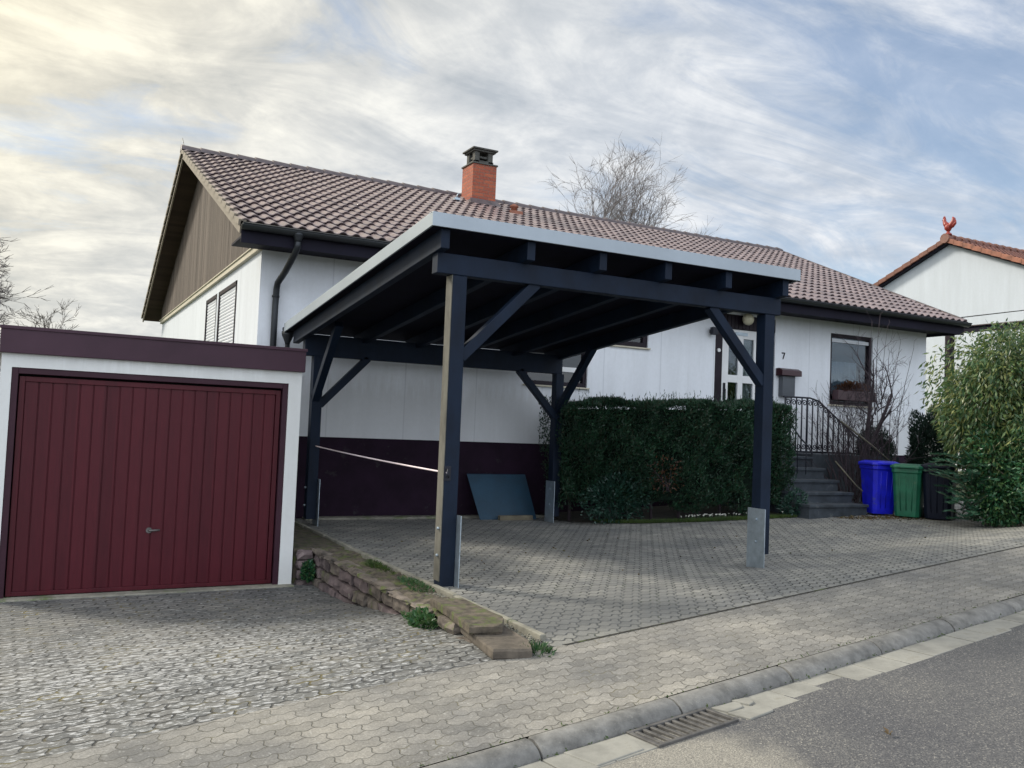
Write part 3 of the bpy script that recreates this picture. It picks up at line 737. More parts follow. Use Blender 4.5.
# --- windows
def window(a0, a1, z0, z1, P, parent, fw=.06, mull=None, rails=(), pane_mat='glass', sill=True):
    mb = MB()
    def B(x0, x1, q0, q1, d0, d1): mb.box(x0, x1, d0, d1, q0, q1, lambda x, y, z: P(x, y, z))
    B(a0, a0 + fw, z0, z1, .03, .12); B(a1 - fw, a1, z0, z1, .03, .12)
    B(a0 + fw, a1 - fw, z0, z0 + fw, .03, .12); B(a0 + fw, a1 - fw, z1 - fw, z1, .03, .12)
    if mull: B(mull - .03, mull + .03, z0 + fw, z1 - fw, .035, .11)
    w = part('window', mb, 'frame_dark', parent, .004)
    mb2 = MB(); mb2.box(a0 + fw, a1 - fw, .075, .082, z0 + fw, z1 - fw, lambda x, y, z: P(x, y, z)); part('pane', mb2, pane_mat, w)
    if sill:
        mb3 = MB(); mb3.box(a0 - .03, a1 + .03, -.045, .10, z0 - .03, z0 - .002, lambda x, y, z: P(x, y, z)); part('sill', mb3, 'cream', w, .004)
    return w
PF = lambda a, d, z: (a, HY0 + d, z)
w = window(*W1, PF, house, .07)
w['label'] = 'dark framed window with net curtain and flower box below'
mb = MB(); mb.box(W1[0] + .07, W1[1] - .07, HY0 + .045, HY0 + .07, W1[3] - .17, W1[3] - .10); part('shutter_slat', mb, 'shutter', w)
mb = MB(); xs = np.linspace(W1[0] + .07, W1[1] - .30, 60); vs = []
for x in xs: d = .16 + .022 * math.sin(x * 52) ; vs += [(x, HY0 + d, .95), (x, HY0 + d, 1.62)]
mb.add(vs, [(2 * i, 2 * i + 2, 2 * i + 3, 2 * i + 1) for i in range(len(xs) - 1)], True); part('net_curtain', mb, 'curtain', w)
mb = MB(); mb.box(W1[0] + .06, W1[1] - .05, HY0 - .16, HY0 - .01, .82, 1.02); fb = part('planter_box', mb, 'mail_lid', w, .01)
p_, d_ = blob_points((14.5, HY0 - .09, 1.08), (.52, .09, .12), 900, .2, .3, 5); mb = MB(); leaves(mb, p_, d_ + [0, 0, .6], .06, .03); part('dry_flowers', mb, 'brownleaf', fb)
w = window(*W2, PF, house, .07, mull=7.62, pane_mat='glass_dark')
mb = MB(); mb.box(7.0, 8.08, HY0 + .045, HY0 + .072, .98, 1.06); part('transom', mb, 'white_paint', w)
mb = MB(); mb.box(7.60, 8.08, HY0 + .125, HY0 + .13, 1.06, 1.85); part('blind', mb, 'shutter', w)
w = window(*W3, PF, house, .09, pane_mat='glass_dark')
# gable window with closed roller shutters, two leaves
PS = lambda a, d, z: (HX0 + d, a, z)
for a0, a1 in ((14.72, 16.42), (16.60, 17.85)):
    mb = MB()
    for q in ((a0, a0 + .07, SW[2], SW[3]), (a1 - .07, a1, SW[2], SW[3]), (a0, a1, SW[3] - .07, SW[3]), (a0, a1, SW[2], SW[2] + .06)):
        mb.box(q[0], q[1], -.012, .10, q[2], q[3], PS)
    w = part('shuttered_window', mb, 'frame_dark', house, .004)
    mb = MB(); z = SW[2] + .06
    while z < SW[3] - .10:
        mb.prism([(.035, z), (.012, z + .004), (.006, z + .026), (.012, z + .046), (.035, z + .05)], 1, 0, 1)
        k = len(mb.v) - 10
        for i in range(k, len(mb.v)):
            v = mb.v[i]; mb.v[i] = (HX0 + v[0], a0 + .07 if v[1] == 0 else a1 - .07, v[2])
        z += .056
    part('roller_shutter', mb, 'shutter', w)
mb = MB(); mb.box(16.42, 16.60, -.01, .06, SW[2], SW[3], PS); part('window_post', mb, 'wall_plain', house)
# --- entrance
mb = MB(); mb.box(10.93, 12.41, HY0 + .02, HY0 + .06, 2.03, 2.30); 
for x in np.arange(10.95, 12.4, .09): mb.box(x, x + .078, HY0 + .005, HY0 + .02, 2.04, 2.39)
part('entrance_panel', mb, 'frame_dark', house)
mb = MB(); mb.box(10.93, 11.13, HY0 + .03, HY0 + .10, ZP, 2.03); mb.box(12.12, 12.41, HY0 + .03, HY0 + .10, ZP, 2.03); part('entrance_frame', mb, 'frame_dark', house, .004)
mb = MB()
X0, X1, Z1 = 11.13, 12.12, 2.03
cols = [(X0, X0 + .17), (11.54, 11.66), (11.92, X1)]
for a_, b_ in cols: mb.box(a_, b_, HY0 + .05, HY0 + .11, ZP + .02, Z1)
for z0, z1 in ((ZP + .02, ZP + .25), (1.02, 1.16), (1.86, Z1)):
    for i in range(2): mb.box(cols[i][1], cols[i + 1][0], HY0 + .051, HY0 + .109, z0, z1)
door = part('door', mb, 'white_paint', house, .004)
mb = MB(); mb.box(X0 + .17, 11.54, HY0 + .08, HY0 + .086, ZP + .25, 1.86); mb.box(11.66, 11.92, HY0 + .08, HY0 + .086, ZP + .25, 1.86); part('door_glass', mb, 'glass', door)
mb = MB(); mb.box(11.68, 11.91, HY0 + .13, HY0 + .14, ZP + .25, 1.86); part('door_curtain', mb, 'cream_curtain', door)
mb = MB(); mb.tube([(11.20, HY0 + .05, .72), (11.20, HY0 + .0, .72), (11.20, HY0, .88), (11.20, HY0 + .05, .88)], .012, 8); mb.box(11.18, 11.23, HY0 + .035, HY0 + .05, .68, 1.0); part('handle', mb, 'iron', door)
mb = MB(); mb.box(11.45, 11.75, HY0 + .038, HY0 + .049, 1.92, 1.98); part('letter_slot', mb, 'galv', door)
mb = MB(); mb.lathe((11.03, HY0 + .0, 1.60), [(.035, 0), (.035, .03)], 14, 1); part('doorbell', mb, 'white_paint', house)
# number 7
mb = MB(); mb.box(12.585, 12.665, HY0 - .014, HY0 - .001, 1.655, 1.675); mb.beam((12.655, HY0 - .008, 1.66), (12.615, HY0 - .008, 1.545), .018, .012, (0, 1, 0))
part('house_number', mb, 'frame_dark', house)

# wall lamps
lamp = thing('globe_lamp', 'round opal glass globe lamp on dark panel above the front door', 'lamp', (11.60, 12.86, 2.13))
mb = MB(); mb.ellipsoid((11.60, 12.80, 2.22), (.115, .10, .115), 20, 12); part('globe', mb, 'opal', lamp)
mb = MB(); mb.lathe((11.60, 12.86, 2.22), [(.07, 0), (.07, .055)], 18, 1); part('lamp_base', mb, 'frame_dark', lamp)
lb = thing('wall_lantern', 'small black box lantern on white wall left of the front door', 'lamp', (10.80, 12.9, 1.86))
mb = MB(); mb.box(10.74, 10.86, 12.76, 12.86, 1.86, 2.0); part('lamp_shade', mb, 'iron', lb, .01)
mb = MB(); mb.box(10.78, 10.82, 12.86, 12.923, 1.90, 1.96); part('bracket', mb, 'iron', lb)
# mailbox
mx = thing('mailbox', 'grey mailbox with overhanging red brown lid on white wall beside entrance', 'mailbox', (12.74, 12.9, .82))
mb = MB(); mb.box(12.52, 12.84, 12.80, 12.921, .82, 1.215); part('box_body', mb, 'mail_body', mx, .01)
mb = MB(); mb.prism([(12.921, 1.36), (12.83, 1.36), (12.74, 1.32), (12.735, 1.215), (12.921, 1.215)], 0, 12.44, 12.95); part('lid', mb, 'mail_lid', mx, .01)

# ------------------------------------------------------------------ GARAGE
GA = R(2.262); gx0, gy0 = -.451, 9.856
gar = thing('garage', 'flat roofed white garage with maroon up-and-over door and maroon roof band', 'garage', (gx0 + 1.49, gy0 + .06, -1.854), GA)
def TG(a, d, z): return (gx0 + a * math.cos(GA) - d * math.sin(GA), gy0 + a * math.sin(GA) + d * math.cos(GA), z)
mb = MB(); D0, D1, DZ = .113, 2.816, .387
mb.wall(0.02, 2.96, -1.854, .60, [(D0, D1, -1.854, DZ)], lambda a, d, z: TG(a, d, z), .16)
mb.add([TG(.02, 0, -1.854), TG(.02, 6.2, -1.854), TG(.02, 6.2, .6), TG(.02, 0, .6)], [(0, 1, 2, 3)])
mb.add([TG(2.96, 0, -1.854), TG(2.96, 6.2, -1.854), TG(2.96, 6.2, .6), TG(2.96, 0, .6)], [(3, 2, 1, 0)])
mb.add([TG(.02, 6.2, -1.854), TG(2.96, 6.2, -1.854), TG(2.96, 6.2, .6), TG(.02, 6.2, .6)], [(0, 1, 2, 3)])
part('wall', mb, 'garage_white', gar)
mb = MB(); mb.box(.06, 2.92, .165, .20, -1.853, .52, TG); part('interior', mb, 'black', gar)
mb = MB(); mb.box(-.0, 2.98, -.055, 6.25, .521, .776, TG); part('roof_band', mb, 'maroon', gar, .006)
mb = MB(); mb.box(.05, 2.93, .0, 6.2, .777, .79, TG); part('roof', mb, 'chim_cap', gar)
mb = MB(); mb.box(-.012, 2.992, -.068, -.055, .752, .784, TG); part('roof_edge_trim', mb, 'maroon', gar, .003)
mb = MB(); f = .06
mb.box(D0, D0 + f, .01, .14, -1.854, DZ, TG); mb.box(D1 - f, D1, .01, .14, -1.854, DZ, TG); mb.box(D0 + f, D1 - f, .01, .14, DZ - f, DZ, TG)
part('door_frame', mb, 'door_frame_paint', gar, .005)
mb = MB(); g = .012; a0, a1, zt, zb = D0 + f + g, D1 - f - g, DZ - f - g - .01, -1.83
mb.box(a0, a0 + .05, .045, .09, zb, zt, TG); mb.box(a1 - .05, a1, .045, .09, zb, zt, TG); mb.box(a0 + .05, a1 - .05, .045, .09, zt - .05, zt, TG); mb.box(a0 + .05, a1 - .05, .045, .09, zb, zb + .04, TG)
nb = 20; bw_ = (a1 - a0 - .10) / nb
for i in range(nb):
    b0 = a0 + .05 + i * bw_; dj = rng.uniform(0, .003)
    mb.box(b0 + .006, b0 + bw_ - .006, .058 + dj, .075, zb + .04, zt - .05, TG); mb.box(b0 - .006, b0 + .006, .068, .076, zb + .04, zt - .05, TG)
gd = part('garage_door', mb, 'garage_door', gar, .003)
mb = MB(); mb.tube([TG(1.45, .055, -1.22), TG(1.45, .02, -1.22), TG(1.55, .015, -1.215)], .011, 8); mb.lathe(TG(1.45, .05, -1.22), [(.03, 0), (.03, .012)], 14, 1)
part('handle', mb, 'drain', gd)
mb = MB(); mb.box(.02, 2.97, -.10, .16, -1.90, -1.838, TG); part('threshold', mb, 'edging', gar, .01)

# ------------------------------------------------------------------ CARPORT
cp = thing('carport', 'dark timber carport with flat sloping roof and pale grey metal fascia', 'carport', (5.1, 9.7, -1.45))
XL, XR, YF, YR, PW = 3.182, 6.935, 7.378, 12.06, .14
mb = MB(); mb.box(3.018, 7.145, YF - .01, YF + PW - .02, 1.363, 1.549); part('front_beam', mb, 'navy_wood', cp, .006)
mb = MB(); mb.box(3.05, 7.14, YR, YR + .12, .869, 1.165); part('rear_beam', mb, 'navy_wood', cp, .006)
rs = .0966
rz = lambda y: 1.549 - rs * (y - YF)          # underside of rafters
for i, x in enumerate((2.99, 3.86, 4.66, 5.45, 6.24, 7.045)):
    mb = MB(); yb = 12.50
    mb.prism([(7.24, rz(7.24)), (yb, rz(yb)), (yb, rz(yb) + .175), (7.24, rz(7.24) + .175)], 0, x, x + .085); part('rafter', mb, 'navy_wood', cp, .005)
mb = MB(); mb.prism([(7.20, rz(7.2) + .178), (12.56, rz(12.56) + .178), (12.56, rz(12.56) + .20), (7.20, rz(7.2) + .20)], 0, 2.90, 7.22); part('roof_deck', mb, 'dark_deck', cp)
def rt(y): return 1.86 - rs * (y - 7.174)
rx0, rx1, ry0, ry1 = 2.875, 7.235, 7.174, 12.60
mb = MB(); mb.box(rx0, rx1, ry0, ry0 + .018, rt(ry0) - .125, rt(ry0)); mb.box(rx0, rx1, ry0 + .018, ry0 + .09, rt(ry0) - .012, rt(ry0)); part('front_fascia', mb, 'fascia_metal', cp, .003)
for x in (rx0, rx1 - .018):
    mb = MB(); mb.prism([(ry0 + .019, rt(ry0) - .125), (ry1, rt(ry1) - .125), (ry1, rt(ry1)), (ry0 + .019, rt(ry0))], 0, x, x + .018)
    sx = .0 if x == rx0 else -.07
    mb.prism([(ry0 + .09, rt(ry0 + .09) - .012), (ry1, rt(ry1) - .012), (ry1, rt(ry1) + .001), (ry0 + .09, rt(ry0 + .09) + .001)], 0, x + sx + (.018 if x == rx0 else 0), x + sx + .088)
    part('side_fascia', mb, 'fascia_metal', cp, .003)
mb = MB(); mb.prism([(7.22, rz(7.22) + .205), (12.56, rz(12.56) + .205), (12.56, rz(12.56) + .225), (7.22, rz(7.22) + .225)], 0, 2.93, 7.19); part('roof_sheet', mb, 'chim_cap', cp)
g_ = gutter_mesh(2.88, 7.23, 12.66, rt(12.6) - .05, .06); part('rear_gutter', g_, 'gutter', cp)
mb = MB(); zc = rt(12.6) - .12; mb.lathe((2.95, 12.66, zc - .17), [(.035, 0), (.04, .03), (.085, .13), (.09, .18)], 16)
mb.tube([(2.95, 12.66, zc - .15), (2.95, 12.66, .3), (2.95, 12.68, -1.4)], .034, 12); part('downpipe', mb, 'gutter', cp)
def post(x, y, ztop, inner, zb):
    mb = MB(); mb.box(x, x + PW, y, y + PW, zb, ztop); p = part('post', mb, 'navy_wood', cp, .006)
    px_ = x + PW + .001 if inner > 0 else x - .011
    mb = MB(); zg = H(x, y, False) - .02; mb.box(px_, px_ + .010, y - .085, y + PW + .045, zg, zg + .66); b = part('post_bracket', mb, 'galv', p, .002)
    for z in (zg + .30, zg + .54):
        for q in (1, -1):
            mb = MB(); mb.lathe((px_ + .010 if inner > 0 else px_ - .014, y + .05, z), [(.014, 0), (.014, .014)], 8, 0) if q == 1 else mb.lathe((x - .03 if inner > 0 else x + PW + .002, y + .05, z), [(.013, 0), (.013, .028)], 8, 0)
            part('bolt', mb, 'galv', p)
    return p
fp_ = post(XL, YF, 1.363, 1, -1.47); mb = MB(); mb.box(XL - .009, XL - .001, YF + .004, YF + PW - .004, -1.40, 1.362); part('sunlit_side_strip', mb, 'sunlit_strip', fp_, .002, 'pale strip painting sunlight on the left side of the post'); post(XR, YF, 1.363, -1, -1.27)  # thin strip added to carry the sunlit tone of the left face
post(XL, YR - .01, .869, 1, -1.36); post(7.03, YR - .01, .869, -1, -1.36)
def brace(a, b):
    mb = MB(); mb.beam(a, b, .10, .10, (0, 1, 0) if abs(a[1] - b[1]) < .01 else (1, 0, 0)); part('brace', mb, 'navy_wood', cp, .005)
brace((XL + PW - .02, YF + .06, .62), (XL + .88, YF + .06, 1.38))
brace((XR + .02, YF + .06, .60), (XR - .74, YF + .06, 1.38))
brace((XL + PW - .02, YR + .05, .20), (XL + .78, YR + .05, .89))
brace((7.05, YR + .05, .20), (7.05 - .66, YR + .05, .89))
brace((XL + .05, YR + .02, .28), (XL + .05, YR - .95, 1.23))
brace((7.09, YR + .02, .28), (7.09, YR - .95, 1.23))

# rope barrier
mb = MB(); a = Vector((3.26, 12.02, -.365)); b = Vector((3.20, 7.37, -.43)); pts = []
for i in range(25):
    t = i / 24; p = a.lerp(b, t); p.z -= .10 * 4 * t * (1 - t) * .12; pts.append(p)
mb.tube(pts, .0085, 8); tag(part('barrier_cord', mb, 'rope'), 'pale pinkish cord stretched between the two left carport posts', 'cord')
hk = MB(); hk.tube([(3.20, 7.385, -.40), (3.20, 7.345, -.40), (3.185, 7.325, -.43), (3.20, 7.325, -.47), (3.215, 7.35, -.46)], .008, 8); hk.box(3.175, 3.24, 7.371, 7.377, -.50, -.37)
tag(part('cord_hook', hk, 'iron'), 'small dark metal hook on front left carport post', 'hook')

# things standing at the back of the carport
bd = MB(); yb, yt = 12.50, 12.90
v4 = [(6.02, yb, -1.445), (7.02, yb, -1.445), (6.98, yt - .03, -.76), (5.93, yt - .03, -.76)]
bd.add([v4[0], v4[1], v4[2], v4[3]] + [(x, y - .012, z - .008) for x, y, z in v4], [(0, 1, 2, 3), (7, 6, 5, 4), (0, 4, 5, 1), (1, 5, 6, 2), (2, 6, 7, 3), (3, 7, 4, 0)])
tag(part('leaning_board', bd, 'teal'), 'flat blue-green board leaning on the dark plinth at the back of the carport', 'board')
mb = MB(); mb.box(6.30, 6.88, 12.36, 12.44, -1.448, -1.375)
tag(part('timber_block', mb, 'timber', bevel=.004), 'low weathered timber block on the paving at the foot of the blue-green board', 'timber block')

# ------------------------------------------------------------------ STEPS, LANDING, RAILING
stp = thing('entrance_steps', 'dark stone steps leading up to the front door landing between hedge and bins', 'steps', (11.75, 10.7, -1.28))
tops = [-1.055, -.88, -.69, -.50, -.31]; ys = [10.62, 10.94, 11.26, 11.58, 11.90]
for i, (z, y) in enumerate(zip(tops, ys)):
    y2 = ys[i + 1] + .03 if i < 4 else 12.92
    xa, xb = (11.05, 12.38) if i < 4 else (10.8, 12.40)
    mb = MB(); mb.box(xa, xb, y + .02, (12.9 if i == 4 else y2 + .02), -1.4, z - .05); part('riser', mb, 'steps', stp)
    mb = MB(); mb.box(xa - .02, xb + .02, y - .01, y2, z - .049, z); part('tread' if i < 4 else 'landing', mb, 'steps', stp, .008)
lw = MB(); lw.box(12.43, 14.75, 11.92, 12.91, -1.35, -.26); tag(part('terrace_wall', lw, 'steps', bevel=.01), 'low dark retaining wall right of the entrance steps, under the railing', 'retaining wall')
rl = thing('railing', 'black wrought iron railing with scrolls along the entrance terrace', 'railing', (13.0, 11.98, -.25))
yr = 11.99
def topz(x): return .76 if x < 12.55 else .76 - (x - 12.55) * .62
mb = MB(); mb.tube([(11.75, yr, .76), (12.4, yr, .765), (12.62, yr, .72)] + [(x, yr, topz(x)) for x in np.linspace(12.8, 14.0, 8)], .016, 8); part('top_rail', mb, 'iron', rl)
mb = MB(); mb.box(11.75, 14.0, yr - .01, yr + .01, -.235, -.21); part('bottom_rail', mb, 'iron', rl)
def scroll(mb, c, r, turns, a0, s=1, rad=.008):
    pts = []
    for i in range(22):
        t = i / 21; a = a0 + s * t * turns * 2 * math.pi; q = r * (1 - .82 * t)
        pts.append((c[0] + q * math.cos(a), c[1], c[2] + q * math.sin(a)))
    mb.tube(pts, rad, 6)
x = 11.80; k = 0
while x < 13.98:
    zt_ = topz(x) - .01
    mb = MB(); mb.tube([(x, yr, -.22), (x, yr, zt_)], .015 if k % 4 else .022, 6)
    if zt_ > .15:
        scroll(mb, (x + .066, yr, zt_ - .085), .060, 1.35, math.pi, -1, .010)
        if x < 12.9: scroll(mb, (x + .066, yr, -.125), .058, 1.3, math.pi, 1, .010)
    part('baluster', mb, 'iron', rl); x += .135; k += 1
r2 = thing('stair_railing', 'short curved iron handrail descending beside the steps at the hedge end', 'railing', (11.2, 11.3, -.7))
mb = MB(); mb.tube([(11.62, 11.70, .30), (11.60, 11.60, .22), (11.59, 11.40, .02), (11.58, 11.2, -.12), (11.57, 11.1, -.25)], .014, 8); part('handrail', mb, 'iron', r2)
for (q, z) in ((11.66, .26), (11.45, .08), (11.25, -.08)):
    mb = MB(); mb.tube([(11.58, q, -.6), (11.58, q, z)], .009, 6); part('baluster', mb, 'iron', r2)

# ------------------------------------------------------------------ BINS
def bin_(loc, rz, mat, label, sc=1.0):
    b = thing('wheelie_bin', label, 'bin', loc, rz, 'wheeled rubbish bins')
    w, d, h = .24 * sc, .27 * sc, .88 * sc
    Wm = world_of(b)
    def T(x, y, z): return tuple(Wm @ Vector((x, y, z)))
    mb = MB(); n = 0
    def ring(w_, d_, z, c=.05):
        return [T(x, y, z) for x, y in ((-w_ + c, -d_), (w_ - c, -d_), (w_, -d_ + c), (w_, d_ - c), (w_ - c, d_), (-w_ + c, d_), (-w_, d_ - c), (-w_, -d_ + c))]
    rings = [ring(w * .80, d * .72, .04), ring(w * .83, d * .76, .12), ring(w * .95, d * .93, h - .10), ring(w, d, h - .09), ring(w, d, h - .02)]
    vs = [p for r in rings for p in r]
    fs = [(i * 8 + j, i * 8 + (j + 1) % 8, (i + 1) * 8 + (j + 1) % 8, (i + 1) * 8 + j) for i in range(4) for j in range(8)] + [tuple(range(8))[::-1], tuple(range(32, 40))]
    mb.add(vs, fs); part('bin_body', mb, mat, b, .012)
    mb = MB(); l0 = ring(w + .025, d + .02, h - .018, .06); l1 = ring(w + .02, d + .015, h + .02, .06); l2 = ring(w * .8, d * .8, h + .05, .06)
    mb.add(l0 + l1 + l2, [(i * 8 + j, i * 8 + (j + 1) % 8, (i + 1) * 8 + (j + 1) % 8, (i + 1) * 8 + j) for i in range(2) for j in range(8)] + [tuple(range(8))[::-1], tuple(range(16, 24))])
    part('lid', mb, mat, b, .008)
    mb = MB(); mb.box(-w * .55, w * .55, -d - .045, -d - .02, h - .012, h + .012, T); part('lid_lip', mb, mat, b, .004)
    for xr_ in (-.45, 0, .45):
        mb = MB(); mb.tube([T(xr_ * w * .8, -d * .77, .14), T(xr_ * w, -d * .935, h - .13)], .009, 6); part('rib', mb, mat, b)
    mb = MB(); mb.tube([T(-w * .8, d + .06, h - .03), T(w * .8, d + .06, h - .03)], .014, 8)
    for s_ in (-1, 1): mb.tube([T(s_ * w * .8, d - .02, h - .03), T(s_ * w * .8, d + .06, h - .03)], .012, 8)
    part('handle', mb, mat, b)
    for s_ in (-1, 1):
        mb = MB(); c_ = Vector((s_ * w * .82, d * .78, .10)); pts = [c_ + Vector((-.022, 0, 0)), c_ + Vector((.022, 0, 0))]
        mb.tube([T(*p) for p in pts], .10, 18); part('wheel', mb, 'rubber', b)
    return b
bin_((12.64, 10.62, -1.24), R(-20), 'blue_bin', 'bright blue wheelie bin beside the entrance steps')
bin_((12.76, 10.12, -1.24), R(-62), 'green_bin', 'green wheelie bin standing between the blue bin and the black bin', .97)
bin_((13.02, 9.74, -1.24), R(-62), 'black_bin', 'black wheelie bin at the right, half hidden by the shrub', 1.0)

# ------------------------------------------------------------------ STONE WALL
sw = thing('stone_wall', 'low dry stone retaining wall with mossy top beside the garage forecourt', 'stone wall', (2.9, 7.6, -1.75))
def rock(mb, x0, x1, y0, y1, z0, z1, g, j=.018):
    """rough-hewn block: jittered 3x3x3 lattice"""
    k = len(mb.v); idx = {}
    for a in range(4):
        for b in range(4):
            for c in range(3):
                if 0 < a < 3 and 0 < b < 3 and 0 < c < 2: continue
                fx, fy, fz = a / 3, b / 3, c / 2
                e = (a in (0, 3)) + (b in (0, 3)) + (c in (0, 2)); sh = .014 if e >= 2 else 0
                x = x0 + (x1 - x0) * fx + g.uniform(-j, j) * .6 + sh * (1 if a == 0 else -1 if a == 3 else 0)
                y = y0 + (y1 - y0) * fy + g.uniform(-j, j) * .6 + sh * (1 if b == 0 else -1 if b == 3 else 0)
                z = z0 + (z1 - z0) * fz + g.uniform(-j, j) * .45 + sh * .7 * (1 if c == 0 else -1 if c == 2 else 0)
                idx[a, b, c] = len(mb.v); mb.v.append((x, y, z))
    def q(*p): mb.f.append(tuple(idx[i] for i in p)); mb.sm.append(False)
    for a in range(3):
        for b in range(3):
            q((a, b, 2), (a + 1, b, 2), (a + 1, b + 1, 2), (a, b + 1, 2)); q((a, b + 1, 0), (a + 1, b + 1, 0), (a + 1, b, 0), (a, b, 0))
        for c in range(2):
            q((a, 0, c), (a + 1, 0, c), (a + 1, 0, c + 1), (a, 0, c + 1)); q((a, 3, c + 1), (a + 1, 3, c + 1), (a + 1, 3, c), (a, 3, c))
            q((0, a, c + 1), (0, a + 1, c + 1), (0, a + 1, c), (0, a, c)); q((3, a, c), (3, a + 1, c), (3, a + 1, c + 1), (3, a, c + 1))
g5 = random.Random(5)
mbA, mbB = MB(), MB()
def wtop(y): return -1.50 if y > 6.2 else -1.50 - (6.2 - y) * .06
for c in range(3):
    y = 5.5 + g5.uniform(0, .2)
    while y < 10.0:
        l = g5.uniform(.22, .52); y1 = min(y + l, 10.05)
        ht = (wtop(y) - .015 + 1.90) / 3; z0 = -1.90 + c * ht
        xo = 2.735 + g5.uniform(-.012, .015) + c * .012
        if z0 + ht > H(2.7, y, True) - .02:
            tgt = mbB if (c == 2 and g5.random() < .45) or g5.random() < .15 else mbA
            rock(tgt, xo, xo + .24, y, y1 - .008, z0 + .004, z0 + ht - .004, g5)
        y = y1
x = 2.50                                          # short return towards the garage
for c in range(4):
    x = 2.56
    while x < 2.74:
        rock(mbA, x, x + .19, 9.96, 10.12, -1.90 + c * .108, -1.797 + c * .108, g5); x += .19
part('stones', mbA, 'stone', sw); part('lichened_stones', mbB, 'stone_pale', sw)
mb = MB(); y = 6.55
while y < 10.1:
    l = g5.uniform(.35, .6); y1 = min(y + l, 10.2)
    rock(mb, 2.725, 2.725 + g5.uniform(.12, .2), y, y1 - .02, -1.52, -1.462 + g5.uniform(-.012, .008), g5, .02); y = y1
part('coping', mb, 'stone_pale', sw)
mb = MB(); g6 = random.Random(9); ny, nx = 90, 9; vs = []
for i in range(ny):
    for j in range(nx):
        yy = 6.35 + (10.15 - 6.35) * i / (ny - 1); xx = 2.78 + .35 * j / (nx - 1)
        vs.append((xx, yy, -1.470 + .014 * math.sin(yy * 9 + xx * 13) + g6.uniform(-.009, .009) - (.03 if j == 0 else 0)))
mb.add(vs, [(i * nx + j, i * nx + j + 1, (i + 1) * nx + j + 1, (i + 1) * nx + j) for i in range(ny - 1) for j in range(nx - 1)]); part('mossy_top', mb, 'coping', sw)
def slab(poly, z0, z1, seed):
    g = random.Random(seed); P_ = []
    for k in range(len(poly)):
        a, b = poly[k], poly[(k + 1) % len(poly)]
        for t in (0, .33, .66): P_.append((a[0] + (b[0] - a[0]) * t + g.uniform(-.008, .008), a[1] + (b[1] - a[1]) * t + g.uniform(-.008, .008)))
    n = len(P_); cx = sum(p[0] for p in P_) / n; cy = sum(p[1] for p in P_) / n; mb = MB(); vs = []
    for z, f in ((z0, .98), (z0 + .012, 1.0), (z1 - .012, 1.0), (z1, .965)):
        vs += [(cx + (p[0] - cx) * f, cy + (p[1] - cy) * f, z + g.uniform(-.004, .004)) for p in P_]
    fs = [(r * n + k, r * n + (k + 1) % n, (r + 1) * n + (k + 1) % n, (r + 1) * n + k) for r in range(3) for k in range(n)] + [tuple(range(n))[::-1], tuple(range(3 * n, 4 * n))]
    return mb.add(vs, fs)
part('end_slab', slab([(2.66, 5.61), (2.90, 5.56), (3.01, 5.80), (3.02, 6.52), (2.77, 6.60), (2.73, 6.14)], -1.437, -1.375, 3), 'coping', sw, 0, 'upper mossy flat end slab')
part('end_slab', slab([(2.64, 5.20), (2.88, 5.12), (3.00, 5.37), (3.02, 5.95), (2.74, 5.95)], -1.505, -1.439, 4), 'brown_slab', sw, 0, 'lower bare brown end slab')
mb = MB(); rock(mb, 2.70, 2.92, 5.98, 6.30, -1.54, -1.442, g5, .015); rock(mb, 2.68, 2.86, 5.55, 5.9, -1.58, -1.507, g5, .012); part('lichened_stones', mb, 'stone_pale', sw)
# kerb edging between wall and carport paving
mb = MB(); y = 5.45
while y < 12.4:
    mb.box(3.125 + rng.uniform(-.006, .006), 3.18, y, y + .49, -1.6, -1.432 + rng.uniform(-.004, .004)) if not (7.2 < y + .25 < 7.7) else None
    y += .5
struct(part('carport_edging', mb, 'edging', bevel=.008))
mb = MB(); mb.box(2.90, 3.13, 5.36, 10.06, -1.66, -1.50); mb.box(2.54, 3.13, 10.061, 12.8, -1.9, -1.462); struct(part('wall_backfill', mb, 'coping'))

mb = MB(); gq = random.Random(77)
for i in range(260):
    y_ = gq.uniform(5.28, 7.2); x_ = 3.07 + gq.gauss(0, .045); r_ = gq.uniform(.006, .022); rock(mb, x_ - r_, x_ + r_, y_ - r_, y_ + r_, -1.475 - .2 * max(0, 5.6 - y_) * .2, -1.475 + r_, gq, .004)
o = part('rubble', mb, 'edging'); o['kind'] = 'stuff'; o['label'] = 'crumbled pale mortar and grit along the wall end'
# plants on the wall
def clump(name, label, cat, c, r, n, L_, W_, mat, seed, up=.4, group=None, floor=None, stems=True):
    t = thing(name, label, cat, (c[0], c[1], c[2] - r[2]), 0, group)
    p, d = blob_points(c, r, n, .35, .3, seed, floor); mb = MB(); leaves(mb, p, d + np.array([0, 0, up]) + nr.normal(size=p.shape) * .5, L_, W_)
    part('foliage', mb, mat, t)
    if stems:
        mb = MB(); g = random.Random(seed)
        for i in range(7):
            e = Vector(p[g.randrange(len(p))]); b0 = Vector((c[0] + g.uniform(-.2, .2) * r[0], c[1] + g.uniform(-.2, .2) * r[1], c[2] - r[2])); mb.tube([b0, (b0 + e) / 2 + Vector((0, 0, .05 * r[2])), e], [.006, .004, .002], 4)
        part('stem', mb, 'bark_dark', t)
    return t
clump('ivy_clump', 'fresh green ivy tuft growing out of the front of the stone wall', 'plant', (2.69, 6.55, -1.57), (.08, .26, .09), 700, .045, .035, 'fern', 21)
clump('weed_tuft', 'small green weed tuft at the foot of the lower end slab', 'plant', (2.98, 5.22, -1.50), (.12, .09, .05), 260, .05, .016, 'fern', 22, 1.0)
